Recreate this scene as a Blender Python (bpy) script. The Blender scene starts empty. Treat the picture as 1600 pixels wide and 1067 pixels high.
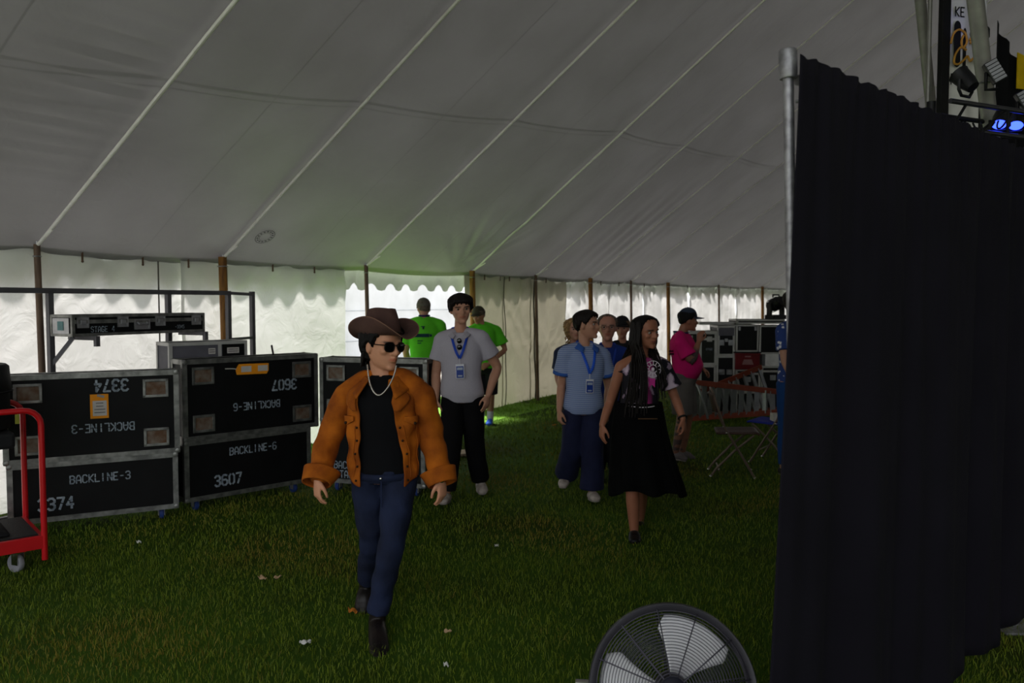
import bpy, bmesh, math, random
import numpy as np
from mathutils import Vector, Matrix
random.seed(7); np.random.seed(7)
SC = bpy.context.scene
COL = SC.collection
PI = math.pi

# ---------------------------------------------------------------- camera
FPX, CX, CY = 1244.4, 800.0, 533.5
CAMH, HORIZON = 1.74, 472.0
PITCH = math.atan((CY - HORIZON) / FPX)
cam_d = bpy.data.cameras.new('camera'); cam = bpy.data.objects.new('camera', cam_d)
COL.objects.link(cam)
cam.location = (0, 0, CAMH); cam.rotation_euler = (PI / 2 - PITCH, 0, 0)
cam_d.sensor_width = 36; cam_d.lens = 28; cam_d.clip_start = .05; cam_d.clip_end = 300
cam_d.dof.use_dof = True; cam_d.dof.focus_distance = 4.6; cam_d.dof.aperture_fstop = 3.2
SC.camera = cam

# ---------------------------------------------------------------- world, sun, exposure
SC.view_settings.view_transform = 'Standard'; SC.view_settings.look = 'None'
SC.view_settings.gamma = 1.0; SC.view_settings.use_curve_mapping = False
SC.view_settings.exposure = 0.3
W = bpy.data.worlds.new('sky'); SC.world = W; W.use_nodes = True
bg = W.node_tree.nodes['Background']
bg.inputs[0].default_value = (.93, .97, 1.0, 1); bg.inputs[1].default_value = 1.25
sun_d = bpy.data.lights.new('sun', 'SUN'); sun = bpy.data.objects.new('sun', sun_d); COL.objects.link(sun)
sun_d.energy = 7.5; sun_d.angle = math.radians(9); sun_d.color = (1, .96, .9)
SUN_FROM = Vector((-.48, .22, .95))
sun.rotation_euler = SUN_FROM.to_track_quat('Z', 'Y').to_euler()
SC.cycles.use_denoising = True
SC.cycles.sample_clamp_indirect = 6.0

# ---------------------------------------------------------------- pixel helpers (image frame 1600 x 1067)
def ray(px, py):
    u = (px - CX) / FPX; v = (CY - py) / FPX
    f = Vector((0, math.cos(PITCH), -math.sin(PITCH))); up = Vector((0, math.sin(PITCH), math.cos(PITCH)))
    return f + Vector((u, 0, 0)) + up * v
def at(px, py, y):
    d = ray(px, py); return Vector((0, 0, CAMH)) + d * (y / d.y)
def ground(px, py, z=0.0):
    d = ray(px, py); return Vector((0, 0, CAMH)) + d * ((z - CAMH) / d.z)
def plan(px, y):                                   # x of the column px at distance y
    return (px - CX) / FPX * y / math.cos(PITCH)

# ---------------------------------------------------------------- materials
def lin(c):
    return tuple(((v / 255) / 12.92 if v / 255 <= .04045 else ((v / 255 + .055) / 1.055) ** 2.4) for v in c)
MATS = {}
def mat(name, rgb, rough=.6, metal=0.0, var=.12, scale=8.0, bump=0.0, bscale=60.0, rgb2=None, spec=.25, sheen=0.0, coord='Object', stretch=None, transl=0.0, attr=None, emit=None, trgb=None):
    if name in MATS: return MATS[name]
    m = bpy.data.materials.new(name); m.use_nodes = True; nt = m.node_tree; N = nt.nodes; L = nt.links
    b = N['Principled BSDF']; out = N['Material Output']
    c = lin(rgb)
    b.inputs['Roughness'].default_value = rough; b.inputs['Metallic'].default_value = metal
    b.inputs['Specular IOR Level'].default_value = spec
    if sheen: b.inputs['Sheen Weight'].default_value = sheen
    tc = N.new('ShaderNodeTexCoord'); src = tc.outputs[coord]
    if stretch:
        mp = N.new('ShaderNodeMapping'); mp.inputs['Scale'].default_value = stretch
        L.new(src, mp.inputs['Vector']); src = mp.outputs[0]
    nz = N.new('ShaderNodeTexNoise'); nz.inputs['Scale'].default_value = scale; nz.inputs['Detail'].default_value = 4
    L.new(src, nz.inputs['Vector'])
    rp = N.new('ShaderNodeValToRGB')
    c2 = lin(rgb2) if rgb2 else tuple(max(0, v * (1 - var)) for v in c)
    c1 = c if rgb2 else tuple(min(1, v * (1 + var)) for v in c)
    rp.color_ramp.elements[0].position = .35; rp.color_ramp.elements[1].position = .68
    rp.color_ramp.elements[0].color = (*c2, 1); rp.color_ramp.elements[1].color = (*c1, 1)
    L.new(nz.outputs[0], rp.inputs[0]); colsock = rp.outputs[0]
    if attr:
        at_ = N.new('ShaderNodeAttribute'); at_.attribute_name = attr
        mx = N.new('ShaderNodeMix'); mx.data_type = 'RGBA'; mx.blend_type = 'MULTIPLY'; mx.inputs[0].default_value = 1
        L.new(at_.outputs['Color'], mx.inputs[6]); L.new(colsock, mx.inputs[7]); colsock = mx.outputs[2]
    L.new(colsock, b.inputs['Base Color'])
    if bump:
        n2 = N.new('ShaderNodeTexNoise'); n2.inputs['Scale'].default_value = bscale; n2.inputs['Detail'].default_value = 3
        L.new(src, n2.inputs['Vector'])
        bp = N.new('ShaderNodeBump'); bp.inputs['Strength'].default_value = bump; bp.inputs['Distance'].default_value = .01
        L.new(n2.outputs[0], bp.inputs['Height']); L.new(bp.outputs[0], b.inputs['Normal'])
    if emit:
        b.inputs['Emission Color'].default_value = (*lin(emit[0]), 1); b.inputs['Emission Strength'].default_value = emit[1]
    if transl:
        t = N.new('ShaderNodeBsdfTranslucent')
        t.inputs['Color'].default_value = (*(lin(trgb) if trgb else c), 1)
        ms = N.new('ShaderNodeMixShader'); ms.inputs[0].default_value = transl
        L.new(b.outputs[0], ms.inputs[1]); L.new(t.outputs[0], ms.inputs[2]); L.new(ms.outputs[0], out.inputs['Surface'])
    MATS[name] = m
    return m

# ---------------------------------------------------------------- mesh helpers
def link(name, me, parent=None, loc=None, rot=None):
    o = bpy.data.objects.new(name, me); COL.objects.link(o)
    if parent: o.parent = parent
    if loc is not None: o.location = loc
    if rot is not None: o.rotation_euler = rot
    return o
def tag(o, label=None, cat=None, group=None, kind=None):
    if label: o['label'] = label
    if cat: o['category'] = cat
    if group: o['group'] = group
    if kind: o['kind'] = kind
    return o
def empty(name, loc, rz=0.0, label=None, cat=None, group=None):
    o = bpy.data.objects.new(name, None); COL.objects.link(o); o.empty_display_size = .1
    o.location = loc; o.rotation_euler = (0, 0, rz)
    return tag(o, label, cat, group)
def np_mesh(name, V, F, m=None, smooth=True):
    V = np.asarray(V, dtype=np.float32); F = np.asarray(F, dtype=np.int32)
    me = bpy.data.meshes.new(name); k = F.shape[1]
    me.vertices.add(len(V)); me.vertices.foreach_set('co', V.ravel())
    me.loops.add(F.size); me.loops.foreach_set('vertex_index', F.ravel())
    me.polygons.add(len(F)); me.polygons.foreach_set('loop_start', np.arange(0, F.size, k, dtype=np.int32))
    me.polygons.foreach_set('loop_total', np.full(len(F), k, dtype=np.int32))
    me.polygons.foreach_set('use_smooth', np.full(len(F), smooth, dtype=bool))
    me.update(calc_edges=True)
    if m: me.materials.append(m)
    return me

class MB:
    """collects shapes for ONE mesh object"""
    def __init__(s): s.v = []; s.f = []; s.mi = []; s.cur = 0
    def add(s, vs, fs):
        o = len(s.v); s.v += [tuple(v) for v in vs]
        for f in fs: s.f.append([i + o for i in f]); s.mi.append(s.cur)
        return s
    def box(s, c, d, M=None, bev=0.0):
        x, y, z = d[0] / 2, d[1] / 2, d[2] / 2
        if bev <= 0:
            vs = [(a * x, b * y, e * z) for e in (-1, 1) for b in (-1, 1) for a in (-1, 1)]
            fs = [(0, 2, 3, 1), (4, 5, 7, 6), (0, 1, 5, 4), (2, 6, 7, 3), (0, 4, 6, 2), (1, 3, 7, 5)]
        else:
            bm = bmesh.new(); bmesh.ops.create_cube(bm, size=1)
            for v in bm.verts: v.co = Vector((v.co.x * d[0], v.co.y * d[1], v.co.z * d[2]))
            bmesh.ops.bevel(bm, geom=bm.edges[:], offset=min(bev, min(d) * .49), segments=2, affect='EDGES', profile=.6)
            bm.verts.index_update()
            vs = [v.co.copy() for v in bm.verts]; fs = [[v.index for v in f.verts] for f in bm.faces]; bm.free()
        vs = [Vector(v) for v in vs]
        if M: vs = [M @ v for v in vs]
        c = Vector(c); return s.add([v + c for v in vs], fs)
    def rod(s, a, b, r, n=12, r2=None):
        return s.tube([a, b], [r, r if r2 is None else r2], n)
    def tube(s, pts, rad, n=10, closed=False):
        pts = [Vector(p) for p in pts]; k = len(pts)
        if not hasattr(rad, '__len__'): rad = [rad] * k
        tg = []
        for i in range(k):
            a = pts[i - 1] if (i > 0 or closed) else pts[i]; b = pts[(i + 1) % k] if (i < k - 1 or closed) else pts[i]
            t = (b - a); tg.append(t.normalized() if t.length > 1e-9 else Vector((0, 0, 1)))
        ref = Vector((0, 0, 1)) if abs(tg[0].z) < .9 else Vector((1, 0, 0))
        u = tg[0].cross(ref).normalized(); vs = []
        for i in range(k):
            u = (u - tg[i] * u.dot(tg[i])); u.normalize(); w = tg[i].cross(u)
            for j in range(n):
                a = 2 * PI * j / n; vs.append(pts[i] + (u * math.cos(a) + w * math.sin(a)) * rad[i])
        fs = []
        m = k if closed else k - 1
        for i in range(m):
            i2 = (i + 1) % k
            for j in range(n):
                j2 = (j + 1) % n; fs.append((i * n + j, i * n + j2, i2 * n + j2, i2 * n + j))
        if not closed: fs += [tuple(reversed(range(n))), tuple(range((k - 1) * n, k * n))]
        return s.add(vs, fs)
    def lathe(s, prof, n=24, M=None, cap=True):
        vs = []; k = len(prof)
        for r, z in prof:
            for j in range(n):
                a = 2 * PI * j / n; vs.append(Vector((r * math.cos(a), r * math.sin(a), z)))
        fs = [(i * n + j, i * n + (j + 1) % n, (i + 1) * n + (j + 1) % n, (i + 1) * n + j) for i in range(k - 1) for j in range(n)]
        if cap: fs += [tuple(reversed(range(n))), tuple(range((k - 1) * n, k * n))]
        if M: vs = [M @ v for v in vs]
        return s.add(vs, fs)
    def ball(s, c, r, n=12, m=8, sc=(1, 1, 1), M=None):
        vs = []; c = Vector(c)
        for i in range(m + 1):
            p = PI * i / m
            for j in range(n):
                a = 2 * PI * j / n
                v = Vector((math.sin(p) * math.cos(a) * r * sc[0], math.sin(p) * math.sin(a) * r * sc[1], -math.cos(p) * r * sc[2]))
                vs.append((M @ v if M else v) + c)
        fs = [(i * n + j, i * n + (j + 1) % n, (i + 1) * n + (j + 1) % n, (i + 1) * n + j) for i in range(m) for j in range(n)]
        return s.add(vs, fs)
    def grid(s, fn, nu, nv):
        vs = [fn(i / nu, j / nv) for j in range(nv + 1) for i in range(nu + 1)]
        fs = [(j * (nu + 1) + i, j * (nu + 1) + i + 1, (j + 1) * (nu + 1) + i + 1, (j + 1) * (nu + 1) + i) for j in range(nv) for i in range(nu)]
        return s.add(vs, fs)
    def mesh(s, name, mats, smooth=False):
        me = bpy.data.meshes.new(name); me.from_pydata(s.v, [], s.f)
        for m in (mats if isinstance(mats, (list, tuple)) else [mats]): me.materials.append(m)
        me.polygons.foreach_set('material_index', s.mi)
        if smooth:
            me.polygons.foreach_set('use_smooth', [True] * len(me.polygons))
            me.set_sharp_from_angle(angle=math.radians(45))
        bm = bmesh.new(); bm.from_mesh(me); bmesh.ops.remove_doubles(bm, verts=bm.verts[:], dist=1e-6)
        bmesh.ops.recalc_face_normals(bm, faces=bm.faces[:]); bm.to_mesh(me); bm.free()
        return me
    def build(s, name, mats, parent=None, smooth=False, loc=None, rot=None):
        return link(name, s.mesh(name, mats, smooth), parent, loc, rot)
def solidify(o, t, off=0.0):
    md = o.modifiers.new('thickness', 'SOLIDIFY'); md.thickness = t; md.offset = off; return o

# painted stencil lettering as thin flat strokes
GL = {'A': ['0,0 0,4 1,6 2,6 3,4 3,0', '0,2.2 3,2.2'], 'B': ['0,0 0,6 2,6 3,5 3,4 2,3.2 0,3.2', '2,3.2 3,2.2 3,1 2,0 0,0'], 'C': ['3,5 2.2,6 .8,6 0,5 0,1 .8,0 2.2,0 3,1'],
      'K': ['0,0 0,6', '3,6 .4,3 3,0'], 'L': ['0,6 0,0 2.8,0'], 'I': ['1,0 1,6'], 'N': ['0,0 0,6 3,0 3,6'], 'E': ['2.8,6 0,6 0,0 2.8,0', '0,3 2.2,3'], '-': ['.5,3 2.5,3'],
      '0': ['.8,0 0,1 0,5 .8,6', '2.2,6 3,5 3,1 2.2,0'], '1': ['.6,5 1.5,6 1.5,0'], '2': ['0,5 .8,6 2.2,6 3,5 3,4 0,0 3,0'], '3': ['0,5.2 .8,6 2.2,6 3,5 3,4 2,3.1 1.2,3.1', '2,3.1 3,2.2 3,1 2.2,0 .8,0 0,.8'],
      '4': ['2.2,0 2.2,6 0,2 3,2'], '5': ['3,6 0,6 0,3.5 2.2,3.5 3,2.7 3,1 2.2,0 0,0'], '6': ['2.8,5.6 2,6 .8,6 0,5 0,1 .8,0 2.2,0 3,1 3,2.4 2.2,3.2 .3,3.2'], '7': ['0,6 3,6 1,0'],
      'S': ['3,5.2 2.2,6 .8,6 0,5 0,4 .8,3.2 2.2,2.8 3,2 3,1 2.2,0 .8,0 0,.8'], 'T': ['0,6 3,6', '1.5,6 1.5,0'], 'G': ['3,5 2.2,6 .8,6 0,5 0,1 .8,0 2.2,0 3,1 3,2.6 1.7,2.6'],
      'F': ['0,0 0,6 2.8,6', '0,3 2.2,3'], 'D': ['0,0 0,6 1.8,6 3,4.8 3,1.2 1.8,0 0,0'], 'O': ['.8,0 0,1 0,5 .8,6 2.2,6 3,5 3,1 2.2,0 .8,0'], 'R': ['0,0 0,6 2,6 3,5 3,4 2,3.2 0,3.2', '1.5,3.2 3,0'], 'P': ['0,0 0,6 2,6 3,5 3,4 2,3.2 0,3.2'],
      'Y': ['0,6 1.5,3.2 3,6', '1.5,3.2 1.5,0'], 'H': ['0,0 0,6', '3,0 3,6', '0,3 3,3'], ' ': []}
def lettering(mb, text, o, ux, uy, h, w=.9, center=True, gap=1.35, cut=True):
    """strokes of text on the plane o + x*ux + y*uy, letter height h"""
    o = Vector(o); ux = Vector(ux).normalized(); uy = Vector(uy).normalized(); k = h / 6
    total = len(text) * (3 + gap) - gap; x0 = -total / 2 if center else 0
    for ch in text:
        for st in GL.get(ch, []):
            P = [tuple(float(q) for q in p.split(',')) for p in st.split()]
            for (ax, ay), (bx, by) in zip(P, P[1:]):
                d = Vector((bx - ax, by - ay)); ln = d.length; d /= ln; nn = Vector((-d.y, d.x)) * w / 2
                a = Vector((ax, ay)) - d * w * .3; b = Vector((bx, by)) + d * w * .3
                segs = [(a, b)]
                if cut and ln > 4.5:
                    mid = (a + b) / 2; segs = [(a, mid - d * .28), (mid + d * .28, b)]
                for p, q in segs:
                    vs = [p + nn, p - nn, q - nn, q + nn]
                    mb.add([o + ux * ((x0 + v.x) * k) + uy * ((v.y - 3) * k) for v in vs], [(0, 1, 2, 3)])
        x0 += 3 + gap
    return mb
# ================================================================ the tent: ground, roof, side wall
M_ROOF = None
def fabric(name, rgb, transl, trgb, seam=False, bump=.15):
    m = bpy.data.materials.new(name); m.use_nodes = True; nt = m.node_tree; N = nt.nodes; L = nt.links
    b = N['Principled BSDF']; out = N['Material Output']; b.inputs['Roughness'].default_value = .45
    b.inputs['Specular IOR Level'].default_value = .3
    tc = N.new('ShaderNodeTexCoord')
    nz = N.new('ShaderNodeTexNoise'); nz.inputs['Scale'].default_value = 1.3; nz.inputs['Detail'].default_value = 6
    L.new(tc.outputs['Object'], nz.inputs['Vector'])
    rp = N.new('ShaderNodeValToRGB'); c = lin(rgb)
    rp.color_ramp.elements[0].position = .3; rp.color_ramp.elements[1].position = .7
    rp.color_ramp.elements[0].color = (*(v * .86 for v in c), 1); rp.color_ramp.elements[1].color = (*c, 1)
    L.new(nz.outputs[0], rp.inputs[0])
    tr = N.new('ShaderNodeBsdfTranslucent'); ms = N.new('ShaderNodeMixShader'); ms.inputs[0].default_value = transl
    tm = N.new('ShaderNodeMix'); tm.data_type = 'RGBA'; tm.blend_type = 'MULTIPLY'; tm.inputs[0].default_value = 1
    tm.inputs[6].default_value = (*lin(trgb), 1)
    r2 = N.new('ShaderNodeValToRGB'); r2.color_ramp.elements[0].color = (.8, .8, .78, 1); r2.color_ramp.elements[1].color = (1, 1, 1, 1)
    r2.color_ramp.elements[0].position = .3; r2.color_ramp.elements[1].position = .7
    L.new(nz.outputs[0], r2.inputs[0]); L.new(r2.outputs[0], tm.inputs[7]); tcol = tm.outputs[2]; bcol = rp.outputs[0]
    if seam:                                            # doubled cloth along the sewn seams lets less light through
        uv = N.new('ShaderNodeUVMap'); sp = N.new('ShaderNodeSeparateXYZ'); L.new(uv.outputs[0], sp.inputs[0])
        def band(sock, centre, width, period=None):
            if period:
                w = N.new('ShaderNodeMath'); w.operation = 'PINGPONG'; w.inputs[1].default_value = period / 2
                s_ = N.new('ShaderNodeMath'); s_.operation = 'SUBTRACT'; s_.inputs[1].default_value = centre; L.new(sock, s_.inputs[0])
                L.new(s_.outputs[0], w.inputs[0]); d = w.outputs[0]
            else:
                s_ = N.new('ShaderNodeMath'); s_.operation = 'SUBTRACT'; s_.inputs[1].default_value = centre; L.new(sock, s_.inputs[0])
                a = N.new('ShaderNodeMath'); a.operation = 'ABSOLUTE'; L.new(s_.outputs[0], a.inputs[0]); d = a.outputs[0]
            lt = N.new('ShaderNodeMath'); lt.operation = 'LESS_THAN'; lt.inputs[1].default_value = width; L.new(d, lt.inputs[0])
            return lt.outputs[0]
        def mx(a, b_):
            k = N.new('ShaderNodeMath'); k.operation = 'MAXIMUM'; L.new(a, k.inputs[0]); L.new(b_, k.inputs[1]); return k.outputs[0]
        sm = mx(band(sp.outputs[0], .5, .004, 1.0), mx(band(sp.outputs[1], 1.74, .014), band(sp.outputs[1], 1.68, .006)))
        def dark(col, f):
            q = N.new('ShaderNodeMix'); q.data_type = 'RGBA'; q.blend_type = 'MULTIPLY'; L.new(sm, q.inputs[0])
            L.new(col, q.inputs[6]); q.inputs[7].default_value = (f, f, f, 1); return q.outputs[2]
        tcol = dark(tcol, .7); bcol = dark(bcol, .93)
    L.new(bcol, b.inputs['Base Color']); L.new(tcol, tr.inputs['Color'])
    n2 = N.new('ShaderNodeTexNoise'); n2.inputs['Scale'].default_value = 4.5; n2.inputs['Detail'].default_value = 3; n2.inputs['Distortion'].default_value = 1.2
    L.new(tc.outputs['Object'], n2.inputs['Vector'])
    bp = N.new('ShaderNodeBump'); bp.inputs['Strength'].default_value = bump; bp.inputs['Distance'].default_value = .05
    L.new(n2.outputs[0], bp.inputs['Height']); L.new(bp.outputs[0], b.inputs['Normal']); L.new(bp.outputs[0], tr.inputs['Normal'])
    L.new(b.outputs[0], ms.inputs[1]); L.new(tr.outputs[0], ms.inputs[2]); L.new(ms.outputs[0], out.inputs['Surface'])
    MATS[name] = m
    return m
M_ROOF = fabric('roof_vinyl', (158, 155, 157), .015, (244, 238, 246), seam=True, bump=.1)
M_WALL = fabric('white_wall_vinyl', (230, 230, 228), .30, (252, 250, 250), bump=.42)
M_TAN = fabric('tan_wall_canvas', (198, 192, 178), .13, (226, 216, 192), bump=.3)
M_VAL = fabric('valance_vinyl', (196, 200, 192), .10, (214, 224, 205), bump=.25)
M_OUT = fabric('outer_tent_vinyl', (240, 241, 243), .5, (240, 244, 250), bump=.2)

EAVE = 2.24
WD = Vector((.5145, .857, 0)); IN = Vector((.857, -.5145, 0))      # along the side wall, and inward
POLE_PX = [62, 350, 573, 738, 837, 922, 985, 1043]
POLES = [Vector((plan(px, 6.65 + 1.86 * n), 6.65 + 1.86 * n, 0)) for n, px in enumerate(POLE_PX)]
POLES += [Vector((plan(1122, 22.3), 22.3, 0)), Vector((plan(1190, 24.6), 24.6, 0)), Vector((plan(1250, 27), 27, 0)), Vector((plan(1300, 29.3), 29.3, 0))]
STEP = Vector((1.108, 1.86, 0))
SL = [.62, .69, .72, .75, .74, .73, .716, .695, .675, .66, .65, .64]
NMIN, NMAX = -3.2, len(POLES) - 1
def pole_at(n):
    if n <= 0: return POLES[0] + STEP * n
    i = min(int(n), NMAX - 1); f = n - i
    return POLES[i].lerp(POLES[i + 1], f)
def slope_at(n):
    return float(np.interp(n, range(len(SL)), SL))
RIDGE = 9.0
def roof_pt(n, t):
    p = pole_at(n); s = slope_at(n)
    q = p + IN * t; h = EAVE + s * t if t <= RIDGE else EAVE + s * RIDGE - s * (t - RIDGE)
    fr = abs((n % 1) - .5) * 2                               # 0 between the ropes, 1 at a rope
    sag = -.05 * (1 - fr ** 2) * math.sin(PI * min(1, max(0, t) / RIDGE)) if t < RIDGE else 0
    edge = .035 * (1 - fr ** 2) * -math.exp(-(t / .5) ** 2)
    # tension pleats fanning out beside the fourth pole
    d = math.hypot((n - 2.84) * 2.16, t + .05); a = math.atan2((n - 2.84) * 2.16, t + .05)
    w = math.exp(-((d - .55) / .55) ** 2) * math.exp(-(a / .75) ** 2)
    pl = .038 * w * (math.sin(a * 19) + .6 * math.sin(a * 33 + 1) + .4 * math.sin(a * 11 + 2))
    # creases crossing the rope of the first pole
    w2 = math.exp(-((n + .2) / .22) ** 2) * math.exp(-((t - 1.6) / .65) ** 2)
    pl += .013 * w2 * (math.sin(t * 52 + 3 * n) + .7 * math.sin(t * 83 + 5 * n + 1))
    w3 = math.exp(-((n - 4.8) / .5) ** 2) * math.exp(-((t - 1.0) / .8) ** 2)
    pl += .012 * w3 * math.sin((n - 4.7) * 34 + t * 2)
    return Vector((q.x, q.y, h + sag + edge + pl))

def build_roof():
    ns = np.concatenate([np.arange(NMIN, -1, .1), np.arange(-1, 6.5, .02), np.arange(6.5, NMAX + .001, .1)])
    ts = np.concatenate([np.arange(-.12, 3.6, .035), np.arange(3.6, RIDGE, .2), np.arange(RIDGE, 17.9, .5)])
    V = np.array([roof_pt(n, t) for n in ns for t in ts]); a, b = len(ns), len(ts)
    i, j = np.meshgrid(np.arange(a - 1), np.arange(b - 1), indexing='ij'); q = (i * b + j).ravel()
    F = np.stack([q, q + 1, q + b + 1, q + b], 1)
    me = np_mesh('ceiling', V, F, M_ROOF)
    uv = me.uv_layers.new(name='UVMap'); UV = np.array([(n, t - .23 * n) for n in ns for t in ts], dtype=np.float32)
    uv.data.foreach_set('uv', UV[F.ravel()].ravel())
    o = link('ceiling', me); tag(o, 'pale grey vinyl tent roof sloping up from the side wall', kind='structure')
    mr = mat('rope_webbing', (246, 242, 238), .7, var=.05)
    for n in range(0, 10):
        mb = MB(); mb.tube([roof_pt(n, t) + Vector((0, 0, -.04)) for t in np.linspace(.05, 8.9, 30)], .016 if n < 4 else .011, 8)
        mb.build('rafter_rope', mr, o, smooth=True)
    # the round maker's stamp printed near the second pole
    mb = MB(); c = roof_pt(1.13, .32); e1 = (roof_pt(1.18, .32) - c).normalized(); e2 = (roof_pt(1.13, .4) - c).normalized()
    nn = e1.cross(e2).normalized(); nn = -nn if nn.z > 0 else nn
    for r0, r1 in ((.105, .112), (.062, .066)):
        for k in range(36):
            a0, a1 = k * PI / 18, (k + 1) * PI / 18
            mb.add([c + nn * .012 + (e1 * math.cos(a) + e2 * math.sin(a) * 1.0) * r for a, r in ((a0, r0), (a1, r0), (a1, r1), (a0, r1))], [(0, 1, 2, 3)])
    for k in range(14):
        a = k * PI / 7; p = c + nn * .012 + (e1 * math.cos(a) + e2 * math.sin(a)) * .085
        mb.add([p + e1 * .012 + e2 * .01, p - e1 * .012 + e2 * .008, p - e1 * .01 - e2 * .01, p + e1 * .011 - e2 * .006], [(0, 1, 2, 3)])
    mb.build('printed_stamp', mat('stamp_ink', (70, 68, 70), .7), o)
    return o
ceiling = build_roof()

# ---- side wall sheets, hung just outside the poles
def wall_sheet(name, n0, n1, m, parent, off=.10, fold=.02, freq=9, top=EAVE - .05, seed=0, gather=0.0):
    rnd = random.Random(seed); ph = [rnd.uniform(0, 6.28) for _ in range(12)]
    nu = max(12, int((n1 - n0) * 2.16 / .035)); nv = 44
    def fn(u, v):
        n = n0 + (n1 - n0) * u; z = top * v - .0
        p = pole_at(n) - IN * off; x = (n - n0) * 2.16
        d = fold * (math.sin(x * freq + ph[0] + .8 * math.sin(z * 1.7 + ph[1])) * (.35 + .65 * v) + .5 * math.sin(x * freq * 2.3 + ph[2] + z * .9))
        d += fold * .7 * math.sin(x * 3.1 + z * 4.2 + ph[3]) * math.sin(z * 3 + ph[4])
        d += .012 * (1 - 2 * abs(math.sin(x * 6 + z * 3.2 + ph[5] + 1.6 * math.sin(z * 4 + x * 2.2)))) * max(0, math.sin(z * 2.2 + x * 1.3 + ph[6])) + .008 * (1 - 2 * abs(math.sin(x * 9 - z * 7 + ph[8] + 1.3 * math.sin(z * 6 - x * 3)))) * max(0, math.sin(z * 3.1 - x * 1.9 + ph[9]))
        if gather: d += gather * abs(math.sin(x * 11 + ph[7] + .6 * math.sin(3 * z))) * (.4 + .6 * v)
        d += .016 * math.exp(-((z - .98) / .02) ** 2)
        q = p - IN * d
        return (q.x, q.y, z)
    mb = MB().grid(fn, nu, nv)
    return mb.build(name, m, parent, smooth=True)
wl = empty('wall_left', POLES[0] * 0); wl['kind'] = 'structure'; wl['label'] = 'bright white vinyl side wall left of the doorway'
for k, (a, b) in enumerate(((-2.2, -1.0), (-1.02, .78), (.76, 1.87))):
    wall_sheet('wall_panel', a, b, M_WALL, wl, seed=k + 3, off=.10 + .012 * (k % 2), fold=.014, freq=5)
wb = empty('wall_back', (0, 0, 0)); wb['kind'] = 'structure'; wb['label'] = 'tan canvas side wall right of the doorway'
for k, (a, b) in enumerate(((2.98, 3.52), (3.5, 4.0), (3.98, 4.62))):
    wall_sheet('wall_panel', a, b, M_TAN, wb, seed=k + 13, off=.09 + .015 * k, fold=.022, freq=8)
wf = empty('wall_far', (0, 0, 0)); wf['kind'] = 'structure'; wf['label'] = 'crumpled white vinyl side wall at the far end'
for k, (a, b) in enumerate(((4.6, 5.6), (5.58, 6.5), (6.48, 7.5), (7.48, 8.5), (8.48, 9.6), (9.58, 10.9))):
    wall_sheet('wall_panel', a, b, M_WALL, wf, seed=k + 23, off=.10 + .012 * (k % 2), fold=.035, freq=8, gather=.075)

wr = empty('wall_right', (0, 0, 0)); wr['kind'] = 'structure'; wr['label'] = 'white vinyl end wall at the far end of the tent, with an unseen tan side wall added to cut sky light'
MB().grid(lambda u, v: tuple(pole_at(10.9) + IN * (17.8 * u) + WD * (.04 * math.sin(u * 90)) + Vector((0, 0, (2.2 + slope_at(10.9) * (RIDGE - abs(17.8 * u - RIDGE))) * v))), 120, 16).build('wall_panel', M_WALL, wr, smooth=True)

MB().grid(lambda u, v: tuple(pole_at(-1.6 + 12.4 * u) + IN * 17.8 + IN * (.04 * math.sin(u * 300)) + Vector((0, 0, 2.25 * v))), 300, 6).build('wall_panel', M_TAN, wr, smooth=True)  # unseen tan side wall, added to block sky light from the right
# ---- scalloped valance hanging outside from the eave
def valance(n0, n1, off=.2, drop=.33, per=.33, seed=0):
    nu = int((n1 - n0) * 2.16 / .018); nv = 6
    rnd = random.Random(seed); ph = [rnd.uniform(0, 6.28) for _ in range(6)]
    def fn(u, v):
        n = n0 + (n1 - n0) * u; x = n * 2.16
        bot = drop - .065 * max(0, math.cos(2 * PI * x / per)) ** .6 - .015 * math.cos(2 * PI * x / per)
        z = EAVE + .0 - bot * v
        o = off - .13 * (1 - v) ** 3 + .018 * math.sin(x * 7 + ph[0]) * v + .01 * math.sin(x * 19 + ph[1]) * v
        p = pole_at(n) - IN * o
        return (p.x, p.y, z)
    return MB().grid(fn, nu, nv)
tv = empty('trim_1', (0, 0, 0)); tv['kind'] = 'structure'; tv['label'] = 'scalloped valance hanging along the tent eave'
for k, (a, b) in enumerate(((-2.5, 0), (0, 1.0), (1.0, 2.0), (2.0, 3.05), (3.05, 4.5), (4.5, 7), (7, 10.5))):
    valance(a, b, seed=k).build('valance', M_VAL, tv, smooth=True)
# eave webbing with the hanging ties
mb = MB(); mb.tube([pole_at(n) - IN * .09 + Vector((0, 0, EAVE - .045)) for n in np.arange(-2, 10.6, .25)], .012, 6)
mb.build('eave_cord', mat('eave_cord', (120, 112, 104), .8), tv)
mt = mat('tie_strap', (92, 70, 56), .8)
for n in (.22, .53, .80, 1.33, 1.62, 3.22, 3.45, 3.6, 4.22, 5.3, 5.75, 6.4, 7.4, 8.3):
    c = pole_at(n) - IN * .06; mb = MB()
    mb.box((c.x, c.y, EAVE - .085), (.018, .006, .10), bev=.002); mb.ball((c.x, c.y, EAVE - .14), .012, 8, 6)
    mb.build('tie_strap', mt, tv)
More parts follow.
